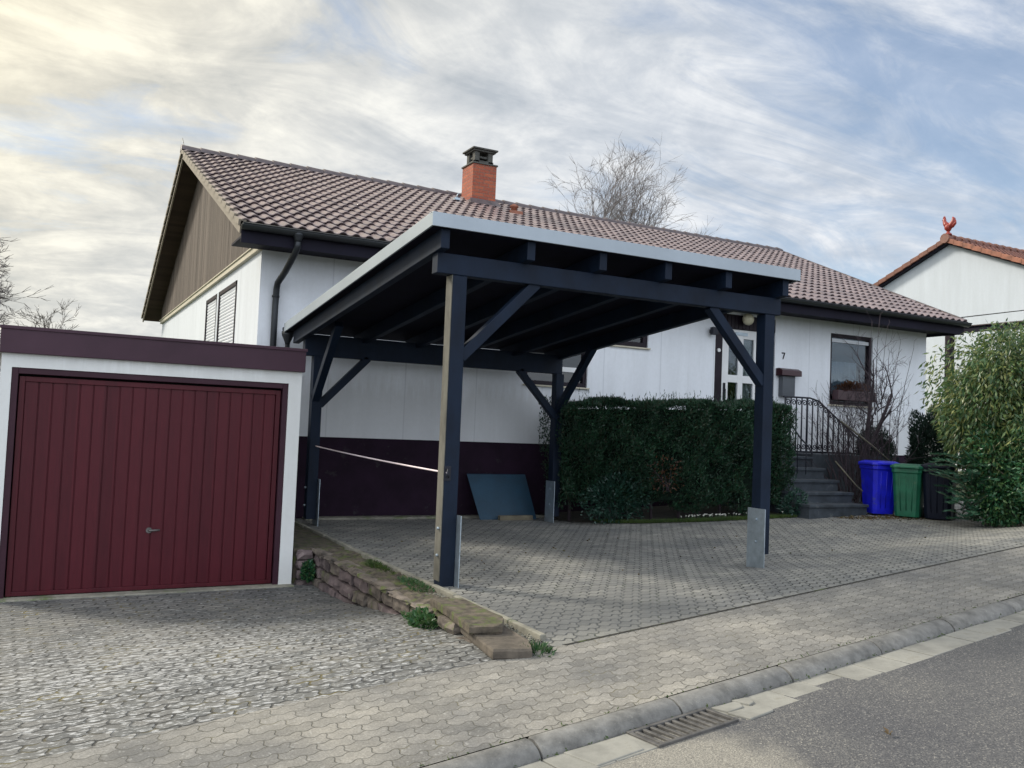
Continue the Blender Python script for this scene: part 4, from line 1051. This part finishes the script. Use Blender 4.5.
clump('weed_tuft', 'green weeds in the shaded corner where the garage meets the stone wall', 'plant', (2.68, 9.93, -1.70), (.06, .06, .10), 260, .05, .035, 'laurel_dark', 23, .3)
clump('moss_tuft', 'green moss cushion on the wall top beside the front left carport post', 'plant', (3.03, 7.62, -1.46), (.07, .34, .035), 700, .03, .012, 'fern', 24, .8, None, None, False)
clump('moss_tuft', 'low moss cushion on the wall top midway to the garage', 'plant', (3.04, 8.65, -1.465), (.06, .40, .028), 600, .03, .012, 'grass', 25, .8, None, None, False)

# ------------------------------------------------------------------ HEDGE
hd = thing('clipped_hedge', 'long clipped dark green hedge in front of the white house wall', 'hedge', (9.2, 11.7, -1.3))
n = 84000; u = nr.uniform(0, 1, n); face = nr.uniform(0, 1, n)
hx = 7.12 + u * 3.98; hyc = 12.22 - .62 * np.minimum(1, u * 2.2) - .15 * u
lump = .09 * np.sin(hx * 7.1) + .08 * np.sin(hx * 3.3 + 1) + .05 * np.sin(hx * 15 + 2); ztop = .43 + .14 * u + .035 * np.sin(hx * 5) + .025 * np.sin(hx * 13) - .12 * np.clip(.12 - u, 0, 1) * 4
zz = nr.uniform(0, 1, n); hz0 = -1.25
top = face < .22; front = (face >= .22) & (face < .80)
z = np.where(top, ztop - nr.uniform(0, .10, n) ** 1.2, hz0 + (ztop - hz0) * zz)
bulge = .40 + .05 * np.sin(z * 5 + hx * 2) + lump * .6 - .16 * np.clip((-.4 - z), 0, 1) + .05 * np.sin(hx * 9 + z * 7) + .04 * np.sin(hx * 17 - z * 13)
off = np.where(front, -bulge + np.abs(nr.normal(0, .07, n)), nr.uniform(-1, 1, n) * bulge)
pts = np.stack([hx + nr.normal(0, .02, n), hyc + off, z], 1)
dirs = np.stack([nr.normal(0, .45, n), np.where(front, -.5, 0) + nr.normal(0, .35, n), np.where(top, 1.0, .55) + nr.normal(0, .3, n)], 1)
# end faces
m_ = 6000; ez = nr.uniform(hz0, .5, m_); side = nr.uniform(0, 1, m_) < .6
ex = np.where(side, 11.14 - np.abs(nr.normal(0, .05, m_)), 7.06 + np.abs(nr.normal(0, .05, m_)) + np.clip(-.2 - ez, 0, 1) * .25)
ey = np.where(side, 11.45, 12.22) + nr.uniform(-.42, .42, m_)
pts = np.vstack([pts, np.stack([ex, ey, ez], 1)]); dirs = np.vstack([dirs, nr.normal(0, .4, (m_, 3)) + [0, 0, .5]])
keep = (pts[:, 2] > hz0 + .06 + .10 * np.sin(pts[:, 0] * 6)) & ~((pts[:, 2] < -.3) & (np.sin(pts[:, 0] * 8.3 + 1) * np.sin(pts[:, 2] * 9 + pts[:, 0] * 3) > .45) & (nr.uniform(0, 1, len(pts)) < .7)); mb = MB(); leaves(mb, pts[keep], dirs[keep], .058, .018, .1)
# upright shoots on top
k = 210; sx = nr.uniform(7.15, 11.08, k); base = .43 + .14 * (sx - 7.12) / 4.22; hh = .03 + .16 * nr.uniform(0, 1, k) ** 2.2
P_, D_ = [], []
for i in range(k):
    uu = (sx[i] - 7.12) / 4.22; yc = 12.22 - .62 * min(1, uu * 2.2) - .15 * uu + nr.uniform(-.35, .3)
    for j in range(7): P_.append((sx[i] + nr.normal(0, .006), yc, base[i] + hh[i] * j / 6)); D_.append((nr.normal(0, .3), nr.normal(0, .3), 1))
leaves(mb, np.array(P_), np.array(D_), .05, .013, .1)
part('foliage', mb, 'hedge', hd)
mb = MB()
for i in range(10):
    x_ = 7.4 + i * .42; u_ = (x_ - 7.12) / 4.22; yc = 12.22 - .62 * min(1, u_ * 2.2) - .15 * u_; mb.tube([(x_, yc, -1.45), (x_ + rng.uniform(-.1, .1), yc, -.6), (x_ + rng.uniform(-.15, .15), yc, .25)], [.03, .022, .01], 6)
part('stems', mb, 'bark_dark', hd)
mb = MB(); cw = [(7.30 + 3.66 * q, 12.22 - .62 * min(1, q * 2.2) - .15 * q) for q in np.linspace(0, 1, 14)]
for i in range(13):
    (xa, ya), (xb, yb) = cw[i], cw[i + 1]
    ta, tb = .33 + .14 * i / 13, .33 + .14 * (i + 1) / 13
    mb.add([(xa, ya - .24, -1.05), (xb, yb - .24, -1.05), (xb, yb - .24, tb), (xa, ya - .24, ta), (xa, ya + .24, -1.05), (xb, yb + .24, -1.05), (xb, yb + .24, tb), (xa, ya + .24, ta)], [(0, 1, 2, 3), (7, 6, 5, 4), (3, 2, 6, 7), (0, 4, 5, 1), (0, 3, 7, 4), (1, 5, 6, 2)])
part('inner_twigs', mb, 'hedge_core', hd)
clump('low_shrub', 'low dark broad-leaved shrub at the left foot of the hedge', 'shrub', (7.95, 11.66, -1.02), (.62, .26, .42), 2300, .07, .032, 'broad', 31, .2, None, -1.42)
clump('dry_shrub', 'small shrub with brown dry leaves in front of the hedge', 'shrub', (8.62, 11.24, -.66), (.34, .10, .24), 190, .05, .03, 'brownleaf', 32, 0)
clump('low_shrub', 'small dark leafy plant between hedge end and the steps', 'shrub', (11.05, 10.98, -1.10), (.20, .18, .22), 700, .07, .03, 'broad', 33, .2, None, -1.32)
# grass and white flowers at the hedge foot
k = 9000; gx_ = nr.uniform(7.7, 11.0, k); fl = np.interp(gx_, [7.4, 8.26, 9.25, 11.1], [11.95, 11.42, 11.15, 10.9]); gy_ = fl + np.abs(nr.normal(0, .11, k)) - .06
gp = np.stack([gx_, gy_, [H(a, b, False) + .01 for a, b in zip(gx_, gy_)]], 1); mb = MB(); leaves(mb, gp, np.stack([nr.normal(0, .4, k), nr.normal(0, .4, k), np.ones(k)], 1), .055, .007)
o = part('grass', mb, 'grass'); o['kind'] = 'stuff'; o['label'] = 'short grass strip along the hedge foot'
fp = thing('snowdrop_patch', 'patch of small white flowers in the grass below the hedge', 'flowers', (9.4, 11.12, -1.36))
mb = MB(); mg = MB()
for i in range(46):
    x_ = rng.gauss(9.35, .28) if i < 36 else rng.gauss(10.2, .2); y_ = float(np.interp(x_, [7.4, 8.26, 9.25, 11.1], [11.95, 11.42, 11.15, 10.9])) + rng.uniform(-.02, .16); z_ = H(x_, y_, False)
    mg.tube([(x_, y_, z_), (x_, y_, z_ + .09)], .003, 4); leaves(mb, np.array([[x_, y_, z_ + .10]] * 4), np.array([[1, 0, .2], [-1, 0, .2], [0, -1, .2], [.2, .3, -1]]), .022, .02)
part('petals', mb, 'petal', fp); part('flower_stems', mg, 'fern', fp)

# ------------------------------------------------------------------ SHRUBS AT RIGHT
def big_shrub(name, label, blobs, n, Ll, Ww, mat, seed, droop, base, floor):
    t = thing(name, label, 'shrub', base); mb = MB(); tot = sum(b[1][0] * b[1][1] + b[1][2] for b in blobs)
    st_ = MB(); g = random.Random(seed)
    for i, (c, r) in enumerate(blobs):
        k = int(n * (r[0] * r[1] + r[2]) / tot)
        p, d = blob_points(c, r, k, .45, .28, seed + i, floor)
        leaves(mb, p, d * .7 + nr.normal(size=p.shape) * .5 + np.array([0, 0, -droop]), Ll, Ww, .15)
        for j in range(14):
            e = Vector(p[g.randrange(len(p))]); b0 = Vector(base) + Vector((g.uniform(-.3, .3), g.uniform(-.3, .3), 0))
            mid = b0.lerp(e, .5) + Vector((0, 0, .2)); st_.tube([b0, mid, e], [.022, .012, .004], 5)
    part('foliage', mb, mat, t); part('branches', st_, 'bark_olive', t); return t
big_shrub('leafy_shrub', 'tall shrub of drooping yellow-green leaves at the right edge', [((13.95, 9.1, .65), (1.3, 1.2, 1.2)), ((13.2, 8.9, .5), (.75, .75, .95)), ((13.25, 8.75, 1.0), (.75, .7, .75)), ((14.4, 8.4, .9), (1.4, 1.2, 1.2)), ((13.5, 8.2, .2), (.95, .7, .85)), ((13.1, 8.65, -.05), (.7, .6, .7))],
          40000, .115, .033, 'laurel', 41, 1.0, (13.6, 8.9, -1.2), -.75)
big_shrub('evergreen_bush', 'dense deep green bush at the paving edge below the yellow-green shrub', [((13.3, 8.35, -.5), (.9, .75, .85)), ((13.4, 7.7, -.5), (1.05, .7, .82)), ((12.85, 8.55, -.5), (.5, .5, .85))],
          19000, .075, .036, 'laurel_dark', 51, .1, (13.0, 8.3, -1.2), -1.15)
cf = thing('conifer_bush', 'blue-green conifer with feathery sprays leaning over the black bin', 'conifer', (12.65, 8.95, -1.22))
mb = MB(); tw = MB(); g = random.Random(61)
for i in range(75):
    b0 = Vector((12.62 + g.uniform(-.15, .2), 8.95 + g.uniform(-.2, .2), g.uniform(-1.15, -.2))); a = g.uniform(1.6, 5.0)
    dv_ = Vector((math.cos(a) * .9, math.sin(a) * .6, g.uniform(.1, .7))).normalized(); ln = g.uniform(.3, .62)
    pts = [b0 + dv_ * ln * t + Vector((0, 0, -.10 * t * t)) for t in (0, .35, .7, 1)]; tw.tube(pts, [.008, .006, .004, .002], 4)
    P_, D_ = [], []; sd = dv_.cross(Vector((0, 0, 1))).normalized()
    for j in range(70):
        t = .15 + .85 * j / 69; q = b0 + dv_ * ln * t + Vector((0, 0, -.10 * t * t)); s_ = 1 if j % 2 else -1
        P_.append(q); D_.append(dv_ * .8 + sd * s_ * .8 + Vector((0, 0, g.gauss(0, .25))))
    leaves(mb, np.array([tuple(x) for x in P_]), np.array([tuple(x) for x in D_]), .085 , .012, .05)
part('foliage', mb, 'conifer', cf); part('branches', tw, 'bark_olive', cf)
clump('dark_conifer', 'small dark conifer between house corner and yellow-green shrub', 'conifer', (15.1, 11.5, -.25), (.40, .40, .95), 16000, .075, .02, 'darkgreen', 63, .9)
clump('dark_conifer', 'low dark evergreen mound behind the blue bin below the white wall', 'shrub', (14.4, 12.2, -.15), (.40, .3, .36), 7000, .06, .018, 'darkgreen', 64, .9)
# bare deciduous shrub by the steps
bs = thing('bare_shrub', 'leafless twiggy shrub with tall thin stems right of the steps', 'shrub', (13.0, 11.5, -1.25))
mb = MB(); g = random.Random(71)
RMIN[0] = .0032
for i in range(20):
    grow(mb, (12.95 + g.uniform(-.35, .35), 11.45 + g.uniform(-.15, .15), -1.28), (g.gauss(0, .28), g.gauss(0, .2), 1), g.uniform(.9, 1.25), g.uniform(.013, .024), 3, g, .55, .35, (3, 4), 5, 0, .5, .60, 5, .10)
part('twigs', mb, 'bark_dark', bs); RMIN[0] = .003
mb = MB()
grow(mb, (13.35, 11.5, -1.28), (.05, 0, 1), 1.35, .055, 0, g, segs=6, wig=.06); grow(mb, (13.38, 11.5, -.1), (.75, 0, 1), 1.1, .045, 3, g, .6, .2, (3, 4), 5, 0, .5, .6, 5, .1)
grow(mb, (13.36, 11.5, -.0), (-.1, 0, 1), 1.1, .045, 3, g, .6, .3, (3, 4), 5, 0, .5, .6, 5, .1)
for q in range(9): grow(mb, (13.36 + .04 * q, 11.5, .15 + .07 * q), (g.gauss(.1, .8), g.gauss(0, .5), g.uniform(.1, .9)), .5, .012, 3, g, .8, .1, (3, 5), 4, 0, .5, .62, 4, .15)
part('trunk', mb, 'bark_dark', bs)
mb = MB()
for x_, h_ in ((13.55, 2.35), (13.75, 2.5), (13.95, 2.3), (14.3, 2.05), (14.65, 1.95)):
    b0 = Vector((13.4 + (x_ - 13.4) * .5, 11.5, -.6)); p = [b0.lerp(Vector((x_, 11.6, h_ - .1)), t) + Vector((.06 * math.sin(t * 5 + x_), 0, 0)) for t in np.linspace(0, 1, 8)]
    mb.tube(p, list(np.linspace(.009, .003, 8)), 5)
    for q in p[3:]: grow(mb, q, (g.gauss(0, .6), g.gauss(0, .4), 1), .16, .003, 1, g, .6, .2, (1, 2), 3, 0, .5, .6, 3, .1)
part('long_shoots', mb, 'bark_dark', bs)
mb = MB(); mb.tube([(12.45, 11.3, .35), (13.0, 11.1, -.05), (13.4, 11.0, -.35)], .014, 6); mb.tube([(11.9, 10.9, -.35), (12.35, 10.85, -.75), (12.72, 10.8, -1.0), (12.74, 10.8, -1.25)], .012, 6)
tag(part('fallen_branch', mb, 'bark_olive'), 'thin bare branch leaning across the steps towards the blue bin', 'branch')
# leaf litter near bins
mb = MB(); k = 500; lx = nr.uniform(11.6, 13.0, k); ly = nr.normal(10.35, .16, k) - (lx - 12) * .35
leaves(mb, np.stack([lx, ly, [H(a, b, False) + .006 for a, b in zip(lx, ly)]], 1), np.stack([nr.normal(0, 1, k), nr.normal(0, 1, k), nr.normal(.1, .1, k)], 1), .05, .03)
o = part('leaf_litter', mb, 'litter'); o['kind'] = 'stuff'; o['label'] = 'scattered dead leaves in front of the bins'
mb = MB(); k = 420; ss = nr.uniform(-3, 6, k); tt = np.where(nr.uniform(0, 1, k) < .5, nr.normal(1.285, .008, k), nr.normal(1.133, .006, k))
pp = np.array([(*xy(a, b), zp(a) - (.055 if b > 1.2 else -.002)) for a, b in zip(ss, tt)]); leaves(mb, pp, nr.normal(0, 1, (k, 3)) * [1, 1, .3] + [0, 0, .25], .022, .009)
o = part('kerb_weeds', mb, 'grass'); o['kind'] = 'stuff'; o['label'] = 'sparse moss and grass in the kerb joints'
mb = MB(); leaves(mb, np.array([[3.92, 3.2, zp(.5) - .03]] * 3), np.array([[1, .3, .3], [.2, 1, .5], [-.6, .2, .3]]), .05, .03)
tag(part('dead_leaf', mb, 'litter'), 'single curled dead leaf lying on the asphalt', 'leaf')

mb = MB(); k = 130; lx = nr.uniform(3.3, 12, k); ly = 5.3 + .165 * (lx - 3) + nr.uniform(.05, 1, k) ** .5 * 5.5; ok = ly < 10.8; lx, ly = lx[ok], ly[ok]
leaves(mb, np.stack([lx, ly, [H(a, b, False) + .010 for a, b in zip(lx, ly)]], 1), np.stack([nr.normal(0, 1, len(lx)), nr.normal(0, 1, len(lx)), nr.normal(.1, .1, len(lx))], 1), .032, .02)
o = part('leaf_litter', mb, 'litter'); o['kind'] = 'stuff'; o['label'] = 'few small dead leaves blown over the carport paving'
# ------------------------------------------------------------------ TREES
RMIN[0] = .0095
def tree(name, label, base, stems, mat, seed, depth, spread, droop, up, kids=(3, 5), group=None, shrink=.64):
    t = thing(name, label, 'tree', base, 0, group); g = random.Random(seed)
    for (d, ln, r) in stems:
        mb = MB(); pts = [Vector(base)]; rs = [r]; dd = Vector(d).normalized(); sg = 8
        for i in range(sg):
            dd = (dd + Vector((g.gauss(0, .05), g.gauss(0, .05), .04))).normalized(); pts.append(pts[-1] + dd * ln / sg); rs.append(r * (1 - .75 * (i + 1) / sg))
        mb.tube(pts, rs, 8, cap=False); part('trunk', mb, mat, t)
        mc = MB()
        for i in range(3, sg + 1):
            for q in range(g.randint(3, 4)):
                a = g.uniform(0, 6.28); nd = Vector((math.cos(a) * spread, math.sin(a) * spread, g.uniform(.4, 1.1)))
                grow(mc, pts[i], nd, ln * .30 * (1.15 - .5 * i / sg), rs[i] * .6, depth, g, .55, up, kids, 5, droop, .45, shrink, 4, .1)
        part('crown', mc, mat, t)
    return t
tree('birch_tree', 'bare birch with fine drooping twigs above the middle of the ridge', (31.2, 45, -.6), [((0, 0, 1), 13.6, .22), ((.07, 0, 1), 12.6, .15), ((-.05, 0, 1), 11.8, .14)], 'bark_pale', 101, 3, .30, .22, .12, (3, 4), 'bare trees behind the bungalow')
tree('bare_tree', 'smaller bare tree just left of the birch above the ridge', (28.7, 45, -.6), [((.02, 0, 1), 13.4, .18), ((-.06, 0, 1), 13.0, .15)], 'bark_pale', 102, 3, .4, .2, .2, (3, 4), 'bare trees behind the bungalow')
tree('bare_tree', 'low bare treetop just showing above the ridge right of the birch', (38.3, 50, -.6), [((0, 0, 1), 11.6, .13)], 'bark_pale', 103, 3, .6, .2, .2, (3, 4), 'bare trees behind the bungalow')
RMIN[0] = .009
tree('bare_tree', 'bare spreading tree at the left edge beyond the garage', (-4.2, 30, -1.8), [((.0, 0, 1), 6.2, .20), ((.12, 0, 1), 5.8, .14), ((.22, 0, 1), 5.0, .12)], 'bark_pale', 107, 4, .95, .05, .05, (3, 4), None, .66)
tree('bare_tree', 'tiny twiggy treetop showing just over the garage roof', (-.1, 40, -1.9), [((0, 0, 1), 4.6, .08)], 'bark', 105, 3, .5, 0, .1, (3, 4))

# ------------------------------------------------------------------ NEIGHBOUR HOUSE
nb = thing('neighbour_house', 'white neighbour house with red-brown roof and tall blank gable at the right', 'house', (32, 20, -.5))
NR, NZ, ns, NX = 19.96, 7.02, .42, 27.0; hw = 5.4
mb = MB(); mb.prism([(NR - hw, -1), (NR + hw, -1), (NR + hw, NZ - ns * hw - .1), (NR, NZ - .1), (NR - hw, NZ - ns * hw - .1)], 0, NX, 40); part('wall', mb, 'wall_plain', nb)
for sgn, nm_ in ((-1, 'roof'), (1, 'roof')):
    up2 = Vector((0, sgn * -1, ns)).normalized(); nm2 = Vector((0, sgn * ns, 1)).normalized()
    L2 = math.hypot(hw + .4, ns * (hw + .4)); org = (0, NR + sgn * (hw + .4), NZ - ns * (hw + .4))
    tiled(nm_, NX - .22, 40.3, 40.3, .36, .22, 'red_tiles', nb, .035, .035, org, up2, nm2, L2, 6)
    mb = MB(); e = [(NX - .20, NR + sgn * (hw + .4), NZ - ns * (hw + .4)), (NX - .20, NR, NZ)]
    mb.prism([(e[0][1], e[0][2] - .02), (NR, NZ - .02), (NR, NZ - .16), (e[0][1], e[0][2] - .16)], 0, NX - .20, 40.2); part('roof_boarding', mb, 'soffit', nb)
    mb = MB(); c = 0; nn_ = int(L2 / .36)
    for c in range(nn_):
        t0, t1 = c / nn_, (c + 1.08) / nn_; y0 = NR + sgn * (hw + .4) * (1 - t0); y1 = NR + sgn * (hw + .4) * (1 - t1); z0 = NZ - ns * (hw + .4) * (1 - t0); z1 = NZ - ns * (hw + .4) * (1 - t1)
        mb.prism([(y0, z0 + .07), (y1, z1 + .04), (y1, z1 - .12), (y0, z0 - .10)], 0, NX - .27, NX - .205)
    part('verge_tiles', mb, 'red_verge' if sgn < 0 else 'red_tiles', nb, .008)
mb = MB(); x = NX - .3
while x < 40: mb.tube([(x, NR, NZ + .02), (x + .42, NR, NZ + .0)], [.17, .14], 10); x += .38
part('ridge_caps', mb, 'red_tiles', nb)
# rooster ornament
rs_ = thing('rooster_ornament', 'red clay rooster figure on the ridge end of the neighbour house', 'roof ornament', (26.9, 19.96, 7.17))
mb = MB(); c = Vector((26.9, 19.96, 7.17))
mb.lathe(tuple(c), [(.13, 0), (.11, .05), (.05, .10), (.05, .16)], 12)
me_ = bpy.data.meshes.new('b')
def chain(pts, rr): mb.tube([c + Vector((0, y, z)) for y, z in pts], rr, 10)
chain([(-.02, .14), (0, .22), (.0, .30), (.02, .38)], [.06, .12, .13, .08])
chain([(0, .30), (.10, .40), (.15, .50), (.15, .58), (.15, .63)], [.11, .09, .06, .055, .02])
chain([(-.02, .28), (-.12, .34), (-.19, .44), (-.20, .54), (-.16, .60)], [.10, .10, .08, .06, .02])
chain([(-.02, .28), (-.16, .30), (-.26, .38), (-.28, .48)], [.08, .07, .05, .015])
part('body', mb, 'rooster', rs_)
mb = MB(); chain([(.19, .56), (.25, .54)], [.02, .004])
for y_, z_ in ((.12, .64), (.155, .67), (.19, .65)): chain([(y_, z_ - .05), (y_, z_ + .03)], [.022, .006])
part('comb_and_beak', mb, 'rooster', rs_)
# neighbour lean-to
lt = thing('lean_to', 'low dark timber lean-to roof on a post behind the shrub', 'lean-to', (23.2, 13.5, -.8))
mb = MB(); mb.prism([(22.0, 3.16), (24.6, 3.49), (24.6, 3.57), (22.0, 3.24)], 1, 10.0, 16.3); part('roof', mb, 'soffit', lt)
mb = MB(); mb.prism([(21.95, 3.245), (24.6, 3.575), (24.6, 3.60), (21.95, 3.27)], 1, 9.95, 16.35); part('roof_covering', mb, 'ridge', lt)
for y_ in (16.1, 10.2):
    mb = MB(); mb.box(21.85, 22.05, y_, y_ + .16, -.9, 3.12); part('post', mb, 'frame_dark', lt, .01)
mb = MB(); mb.beam((21.95, 9.9, 3.11), (21.95, 16.3, 3.11), .08, .08); part('beam', mb, 'soffit', lt)
mb = MB(); mb.tube([(17.4, 14.2, 2.9), (21.0, 15.2, 3.35), (25.5, 16.2, 4.1), (30, 17.3, 5.2)], .014, 6)
tag(part('overhead_cable', mb, 'rubber'), 'thin overhead cable running from the bungalow to the neighbour house', 'cable')

# ------------------------------------------------------------------ SKY, SUN, CAMERA
SD = Vector((-.72, .88, .82)).normalized()
world = bpy.data.worlds.new('World'); scene.world = world; world.use_nodes = True
nt = world.node_tree; nt.nodes.clear()
out = N(nt, 'ShaderNodeOutputWorld'); sky = N(nt, 'ShaderNodeTexSky', sky_type='NISHITA')
sky.sun_disc = False; sky.sun_elevation = math.asin(SD.z); sky.sun_rotation = math.atan2(SD.x, SD.y)
sky.air_density = 1.0; sky.dust_density = .6; sky.ozone_density = 1.4
bg1 = N(nt, 'ShaderNodeBackground'); bg1.inputs[1].default_value = .12; L(nt, sky.outputs[0], bg1.inputs[0])
tc = N(nt, 'ShaderNodeTexCoord').outputs['Generated']
nv = N(nt, 'ShaderNodeVectorMath', operation='NORMALIZE'); L(nt, tc, nv.inputs[0]); nv = nv.outputs[0]
sp = N(nt, 'ShaderNodeSeparateXYZ'); L(nt, nv, sp.inputs[0])
zz_ = mathn(nt, 'ADD', mathn(nt, 'MAXIMUM', sp.outputs[2], 0.0), .26)
cb = N(nt, 'ShaderNodeCombineXYZ'); L(nt, mathn(nt, 'DIVIDE', sp.outputs[0], zz_), cb.inputs[0]); L(nt, mathn(nt, 'DIVIDE', sp.outputs[1], zz_), cb.inputs[1])
def mp(rot, sc, loc=(0, 0, 0)):
    m = N(nt, 'ShaderNodeMapping'); m.inputs['Rotation'].default_value = (0, 0, rot); m.inputs['Scale'].default_value = sc; m.inputs['Location'].default_value = loc
    L(nt, cb.outputs[0], m.inputs[0]); return m.outputs[0]
nA = noise(nt, mp(R(-15), (.9, 1.6, 1), (1.3, .4, 0)), 1.1, 7, .58, .6)
nB = noise(nt, mp(R(-14), (1.0, 2.1, 1), (4, 2, 0)), 2.1, 10, .64, 1.3)
nC = noise(nt, mp(R(20), (2.2, 2.2, 1), (7, 3, 0)), 2.7, 8, .6, .3)
dens = mathn(nt, 'ADD', mathn(nt, 'MULTIPLY', nA, .55), mathn(nt, 'MULTIPLY', nB, .45))
# thinner cloud towards the right of the view (+X)
dot = N(nt, 'ShaderNodeVectorMath', operation='DOT_PRODUCT'); L(nt, nv, dot.inputs[0]); dot.inputs[1].default_value = (.93, .33, .15)
dens = mathn(nt, 'SUBTRACT', dens, mathn(nt, 'MULTIPLY', mathn(nt, 'MAXIMUM', mathn(nt, 'SUBTRACT', dot.outputs['Value'], .68), 0), .60))
mask = ramp(nt, dens, [(.27, (.35, .35, .35)), (.44, (.97, .97, .97))])
ds = N(nt, 'ShaderNodeVectorMath', operation='DOT_PRODUCT'); L(nt, nv, ds.inputs[0]); ds.inputs[1].default_value = tuple(SD)
glow = mathn(nt, 'POWER', mathn(nt, 'MAXIMUM', ds.outputs['Value'], 0), 3.2)
shade = mathn(nt, 'ADD', mathn(nt, 'MULTIPLY', nB, .48), mathn(nt, 'MULTIPLY', nC, .52))
ccol = ramp(nt, shade, [(.36, (.35, .40, .47)), (.49, (.47, .51, .57)), (.63, (.66, .68, .71))])
warm = mixc(nt, mathn(nt, 'MINIMUM', mathn(nt, 'MULTIPLY', glow, 1.75), 1.0), ccol, ramp(nt, shade, [(.37, (.50, .47, .38)), (.50, (.66, .61, .48)), (.63, (.86, .80, .62))]))
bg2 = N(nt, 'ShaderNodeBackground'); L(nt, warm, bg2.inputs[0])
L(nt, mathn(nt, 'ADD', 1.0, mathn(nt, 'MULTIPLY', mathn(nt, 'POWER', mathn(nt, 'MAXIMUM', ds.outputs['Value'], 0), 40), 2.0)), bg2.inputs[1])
bk = N(nt, 'ShaderNodeVectorMath', operation='DOT_PRODUCT'); L(nt, nv, bk.inputs[0]); bk.inputs[1].default_value = (-.42, -.80, .43)  # sky brightened behind the camera, added fill for the front walls
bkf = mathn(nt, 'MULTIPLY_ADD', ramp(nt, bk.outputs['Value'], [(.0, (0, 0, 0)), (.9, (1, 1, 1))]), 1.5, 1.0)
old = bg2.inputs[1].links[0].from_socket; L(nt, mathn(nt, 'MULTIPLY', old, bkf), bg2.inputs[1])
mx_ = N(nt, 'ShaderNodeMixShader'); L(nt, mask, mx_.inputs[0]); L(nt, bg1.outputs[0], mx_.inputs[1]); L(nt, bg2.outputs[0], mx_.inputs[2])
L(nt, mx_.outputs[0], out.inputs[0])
sl = bpy.data.lights.new('sun', 'SUN'); sl.energy = 2.7; sl.angle = R(11); sl.color = (1, .93, .80)
so = bpy.data.objects.new('sun', sl); COL.objects.link(so); so.rotation_euler = SD.to_track_quat('Z', 'Y').to_euler(); so.location = SD * 60

cam = bpy.data.cameras.new('camera'); co = bpy.data.objects.new('camera', cam); COL.objects.link(co)
cam.sensor_width = 36; cam.lens = 889.678 * 36 / 1024; cam.clip_start = .05; cam.clip_end = 2000
y_, p_, r_ = R(-27.411), R(2.794), R(2.352)
fw = Vector((-math.sin(y_) * math.cos(p_), math.cos(y_) * math.cos(p_), math.sin(p_)))
rt_ = Vector((math.cos(y_), math.sin(y_), 0)); up_ = rt_.cross(fw)
r2_ = rt_ * math.cos(r_) + up_ * math.sin(r_); u2_ = -rt_ * math.sin(r_) + up_ * math.cos(r_)
co.matrix_world = Matrix((( r2_.x, u2_.x, -fw.x, 0), (r2_.y, u2_.y, -fw.y, 0), (r2_.z, u2_.z, -fw.z, 0), (0, 0, 0, 1)))
scene.camera = co
scene.render.engine = 'CYCLES'; scene.render.resolution_x = 1024; scene.render.resolution_y = 768
scene.cycles.max_bounces = 6; scene.cycles.transparent_max_bounces = 8
vs_ = scene.view_settings; vs_.view_transform = 'Standard'; vs_.look = 'None'; vs_.exposure = 0.42; vs_.gamma = 1.0; vs_.use_curve_mapping = False
